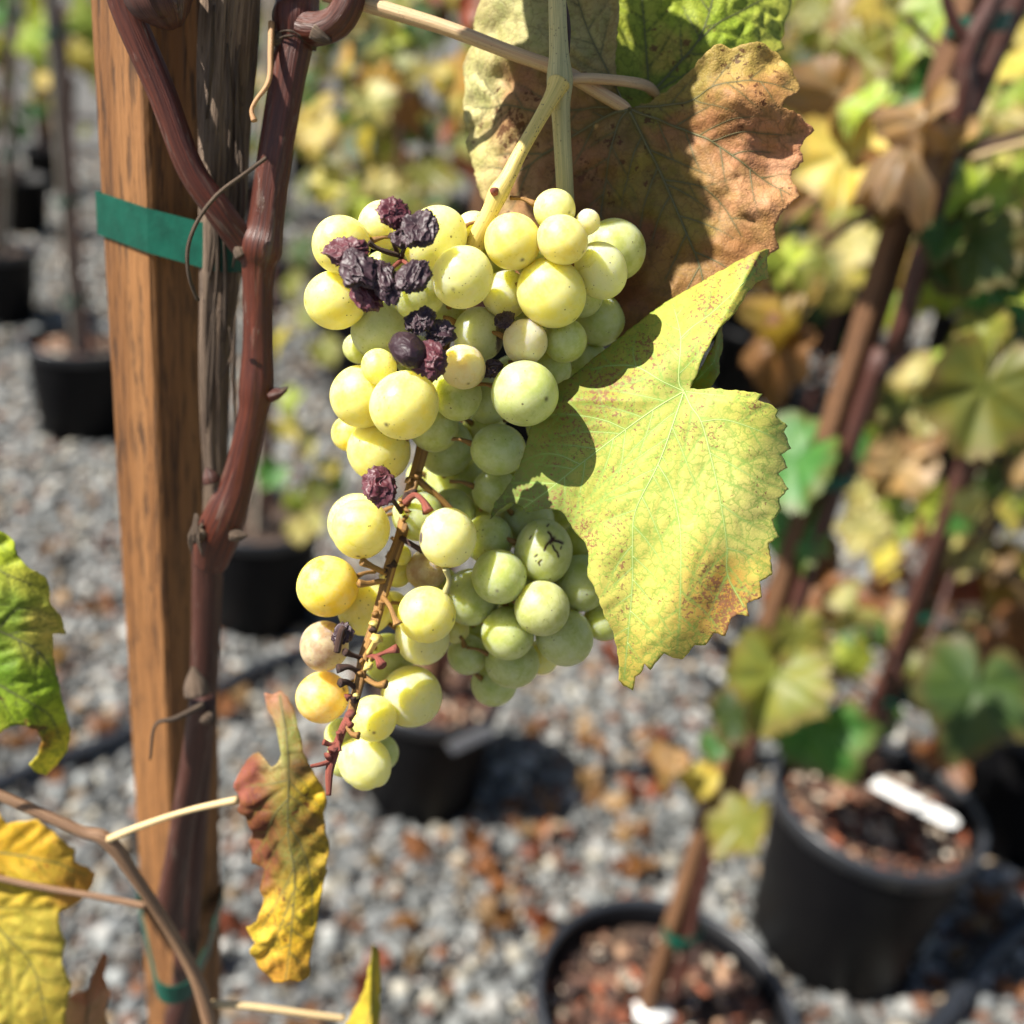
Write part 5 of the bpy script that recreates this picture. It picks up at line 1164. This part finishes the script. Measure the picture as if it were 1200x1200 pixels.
rk = random.Random(19)
sp_ = [(486, 550, 0.284), (476, 590, 0.282), (468, 625, 0.281), (453, 670, 0.279), (446, 705, 0.277), (436, 745, 0.275), (428, 775, 0.274), (421, 805, 0.273), (414, 835, 0.2725), (404, 850, 0.272), (397, 868, 0.2715), (388, 892, 0.271)]
for i in range(34):   # knobbly spurs left where berries have dropped
    t = rk.uniform(0, len(sp_) - 1.01); k = int(t); f = t - k
    u, v, d = [sp_[k][j] * (1 - f) + sp_[k + 1][j] * f for j in range(3)]
    a = rk.choice((-1, 1)) * rk.uniform(0.3, 1.0); L = rk.uniform(4, 12)
    twig([(u, v, d - 0.0005), (u + a * L * 0.6, v + rk.uniform(-3, 4), d - 0.0016), (u + a * L, v + rk.uniform(-5, 7), d - 0.0024)], [0.0013, 0.0009, rk.uniform(0.0008, 0.0014)], M['dryrachis'] if v > 830 else rk.choice((M['rachis'], M['rachis'], M['blackstem'], M['peduncle'])))
# shrivelled grapes
def raisin_mesh(seed, sx, sy, sz, deep=0.35):
    V, F = ico(6); o = seed * 5.3
    q = V + 0.28 * np.stack([noise(V * 2.1 + o + k * 11) for k in range(3)], 1)
    f1 = 1 - np.abs(noise(q * 1.25 + o)); f2 = 1 - np.abs(noise(q * np.array([3.4, 3.4, 1.7]) + o + 9)); f3 = 1 - np.abs(noise(q * np.array([7.5, 7.5, 4.5]) + o + 21))
    k = min(1, deep * 3.2)
    r = 0.80 + deep * (0.75 * (f1 ** 2 - 0.5) + 0.45 * noise(V * 1.2 + o + 3)) + k * (0.17 * f2 ** 4 + 0.06 * f3 ** 3 - 0.06)
    V = V * r[:, None]
    V[:, 0] += 0.25 * V[:, 2] * math.sin(seed); V[:, 1] += 0.25 * np.sin(V[:, 0] * 3 + seed) * min(1, deep * 2); V = V * np.array([sx, sy * (0.62 if deep > 0.1 else 1), sz])
    me = mesh_from('raisin', V, F); attr(me, 'crease', np.clip(f2 ** 6 * 0.8 + f3 ** 6 * 0.35, 0, 1) * k); me.materials.append(M['raisin'])
    return me
RD, RK = (0.075, 0.016, 0.022), (0.022, 0.010, 0.014)
for i, (u, v, w, h, L, ang, col, deep) in enumerate([
    (461, 252, 22, 17, 0.2, 25, RD, .4), (490, 268, 23, 19, -0.1, -20, RK, .55), (478, 276, 16, 18, 0.1, 10, RK, .5),
    (406, 296, 27, 17, -0.2, 8, RD, .4), (419, 317, 22, 25, -0.6, -10, RK, .35), (427, 343, 17, 24, -0.3, -20, RD, .35), (452, 331, 16, 27, -0.5, -15, RK, .35), (486, 324, 19, 22, -0.6, 10, RK, .25),
    (491, 376, 16, 16, -0.4, 0, RK, .4), (515, 390, 19, 15, -0.3, 20, RK, .4), (505, 423, 22, 21, -0.9, 35, RD, .4), (478, 410, 24, 24, -0.9, 0, RK, .06),
    (443, 570, 22, 22, 0.3, 0, RD, .4), (401, 743, 15, 12, -0.25, -40, RK, .4), (576, 432, 12, 10, 1.2, 0, RK, .4), (592, 375, 12, 10, 1.2, 0, RK, .4)]):
    d = Dv(v) + L * 0.0088 - 0.004
    R = d / 1200
    m = Matrix.Translation(Vector(P(u, v, d))) @ CAMROT.to_4x4() @ Matrix.Rotation(math.radians(ang), 4, 'Y')
    o = obj('raisin', raisin_mesh(i, w * R * 1.10, (w + h) / 2 * R * 0.85, h * R * 1.10, deep), None, bunch, m)
    o.color = (*col, 1)
twig([(470, 300, 0.262), (455, 296, 0.259), (440, 290, 0.257), (432, 284, 0.256)], [0.0010, 0.0010, 0.0009, 0.0009], M['blackstem'])
twig([(470, 305, 0.262), (458, 316, 0.257), (452, 322, 0.255)], [0.0010, 0.0008, 0.0008], M['dryrachis'])
twig([(470, 302, 0.262), (474, 290, 0.258), (476, 282, 0.257)], [0.0008, 0.0007, 0.0007], M['blackstem'])
twig([(466, 298, 0.262), (460, 280, 0.258), (459, 276, 0.257)], [0.0008, 0.0008, 0.0011], M['blackstem'])
twig([(472, 305, 0.262), (480, 312, 0.257), (484, 318, 0.255)], [0.0008, 0.0007, 0.0007], M['dryrachis'])

# ---------------------------------------------------------------- litter, tags, hoses
FALL = CRISP
rf = random.Random(55)
spots = [(265, 838), (280, 825), (60, 825), (30, 850), (85, 790), (735, 920), (720, 1015), (750, 985), (585, 1040), (590, 1085), (680, 930), (640, 1110), (430, 950), (1150, 1050), (1180, 1010), (1130, 1090), (1165, 1080), (1110, 990), (560, 1080), (905, 1190), (1060, 1190), (700, 880), (660, 860), (60, 650), (120, 640), (70, 700), (220, 1120), (500, 1190), (420, 1165), (1190, 1170), (620, 985), (870, 900)]
while len(spots) < 190:
    q = rf.choice(((rf.gauss(760, 330), rf.uniform(560, 1190)), (rf.uniform(1060, 1230), rf.uniform(960, 1230)), (rf.gauss(670, 90), rf.gauss(960, 90)), (rf.gauss(60, 60), rf.gauss(800, 90)), (rf.uniform(240, 700), rf.uniform(960, 1220)))); spots.append(q)
for (u, v) in spots:
    p = G(u, v, 0.016)
    if p[1] > 4 or any(math.hypot(p[0] - q[0], p[1] - q[1]) < q[2] + 0.02 for q in POTS.values()): continue
    s = rf.uniform(0.009, 0.030)
    t = Vector((rf.gauss(0, .35), rf.gauss(0, .35), 1)).normalized()
    y = Vector((rf.uniform(-1, 1), rf.uniform(-1, 1), 0)); y = (y - t * y.dot(t)).normalized(); x = y.cross(t)
    m = Matrix.Translation(Vector(p) + Vector((0, 0, 0.012))) @ Matrix((x, y, t)).transposed().to_4x4() @ Matrix.Scale(s, 4)
    o = obj('fallen_leaf', rf.choice(FALL), None, None, m)
    c = GREENS[rf.choice(['brown', 'rust', 'rust', 'tan', 'orange', 'brown'])]; k_ = rf.uniform(.4, .95); o.color = (*[x * k_ for x in c], 1)
    tag(o, 'dry reddish brown fallen leaf lying on the gravel', 'leaf', 'fallen leaves on the gravel')

def tag_plate(label, p, dirv, upv, L, w, mat=None):
    d = Vector(dirv).normalized(); n = Vector(upv); n = (n - d * n.dot(d)).normalized(); s = d.cross(n)
    prof = [(-L / 2, -w / 2), (L * 0.42, -w / 2), (L / 2, -w * 0.25), (L / 2, w * 0.25), (L * 0.42, w / 2), (-L / 2, w / 2)]
    bend = lambda x: 0.02 * (x / L) ** 2 * L * 3
    V = []
    for z in (0, 0.0012):
        for x, y in prof: V.append(np.array(p) + np.array(d) * x + np.array(s) * y + np.array(n) * (z + bend(x)))
    F = [tuple(range(5, -1, -1)), tuple(range(6, 12))] + [(j, (j + 1) % 6, 6 + (j + 1) % 6, 6 + j) for j in range(6)]
    return tag(obj('plant_tag', mesh_from('plant_tag', V, F, smooth=False), mat or M['white']), label, 'tag')
a, b = G(1024, 918, pr[3] * 0.93 + 0.005), G(1122, 968, pr[3] * 0.93 + 0.012)
tag_plate('long white plastic tag lying on the soil of the pot', (a + b) / 2, b - a, (0, 0, 1), float(np.linalg.norm(b - a)), 0.030)
q = POTS['bottom']
c = G(765, 1188, q[3] * 0.90)
bmv, bmf = ico(3)
bmv = bmv * (0.8 + 0.35 * noise(bmv * 1.6 + 4))[:, None] * np.array([0.026, 0.017, 0.007]) + c
tag(obj('label_scrap', mesh_from('label_scrap', bmv, bmf), M['white']), 'crumpled white label scrap at the stem in the mulch filled pot', 'label')
q = POTS['behind']
pp = Py(552, 866, q[1] - q[2] * 0.98)
tag_plate('small grey label stuck slanting on the pot behind the bunch', pp, (0.75, 0.1, 0.5), (0.5, -0.85, 0.2), 0.075, 0.022, mat_simple('grey_label', (0.30, 0.30, 0.31), 0.5, 0.2, 40))
q = POTS['edge']
tag_plate('short white tag standing in the pot at the hose', Py(1192, 848, q[1] - 0.05), (0.1, 0, 1), (0.2, -1, 0), 0.07, 0.024)
def hose(label, l, r):
    tag(tube('drip_hose', [G(u, v, r * 0.9 + 0.02) for u, v in l], [r] * len(l), M['hose'], None, n=60, sides=10), label, 'hose')
hose('black drip hose running over the gravel behind the timber post', [(-60, 945), (0, 918), (60, 893), (130, 868), (230, 822), (310, 780), (400, 752), (470, 742)], 0.0135)
hose('thick black hose curving over the gravel beside the white tagged pot', [(1080, 1225), (1115, 1180), (1150, 1130), (1200, 1085), (1260, 1050)], 0.015)
hose('thin black hose looping from behind the white tagged pot', [(1120, 880), (1150, 888), (1190, 915), (1240, 950)], 0.006)
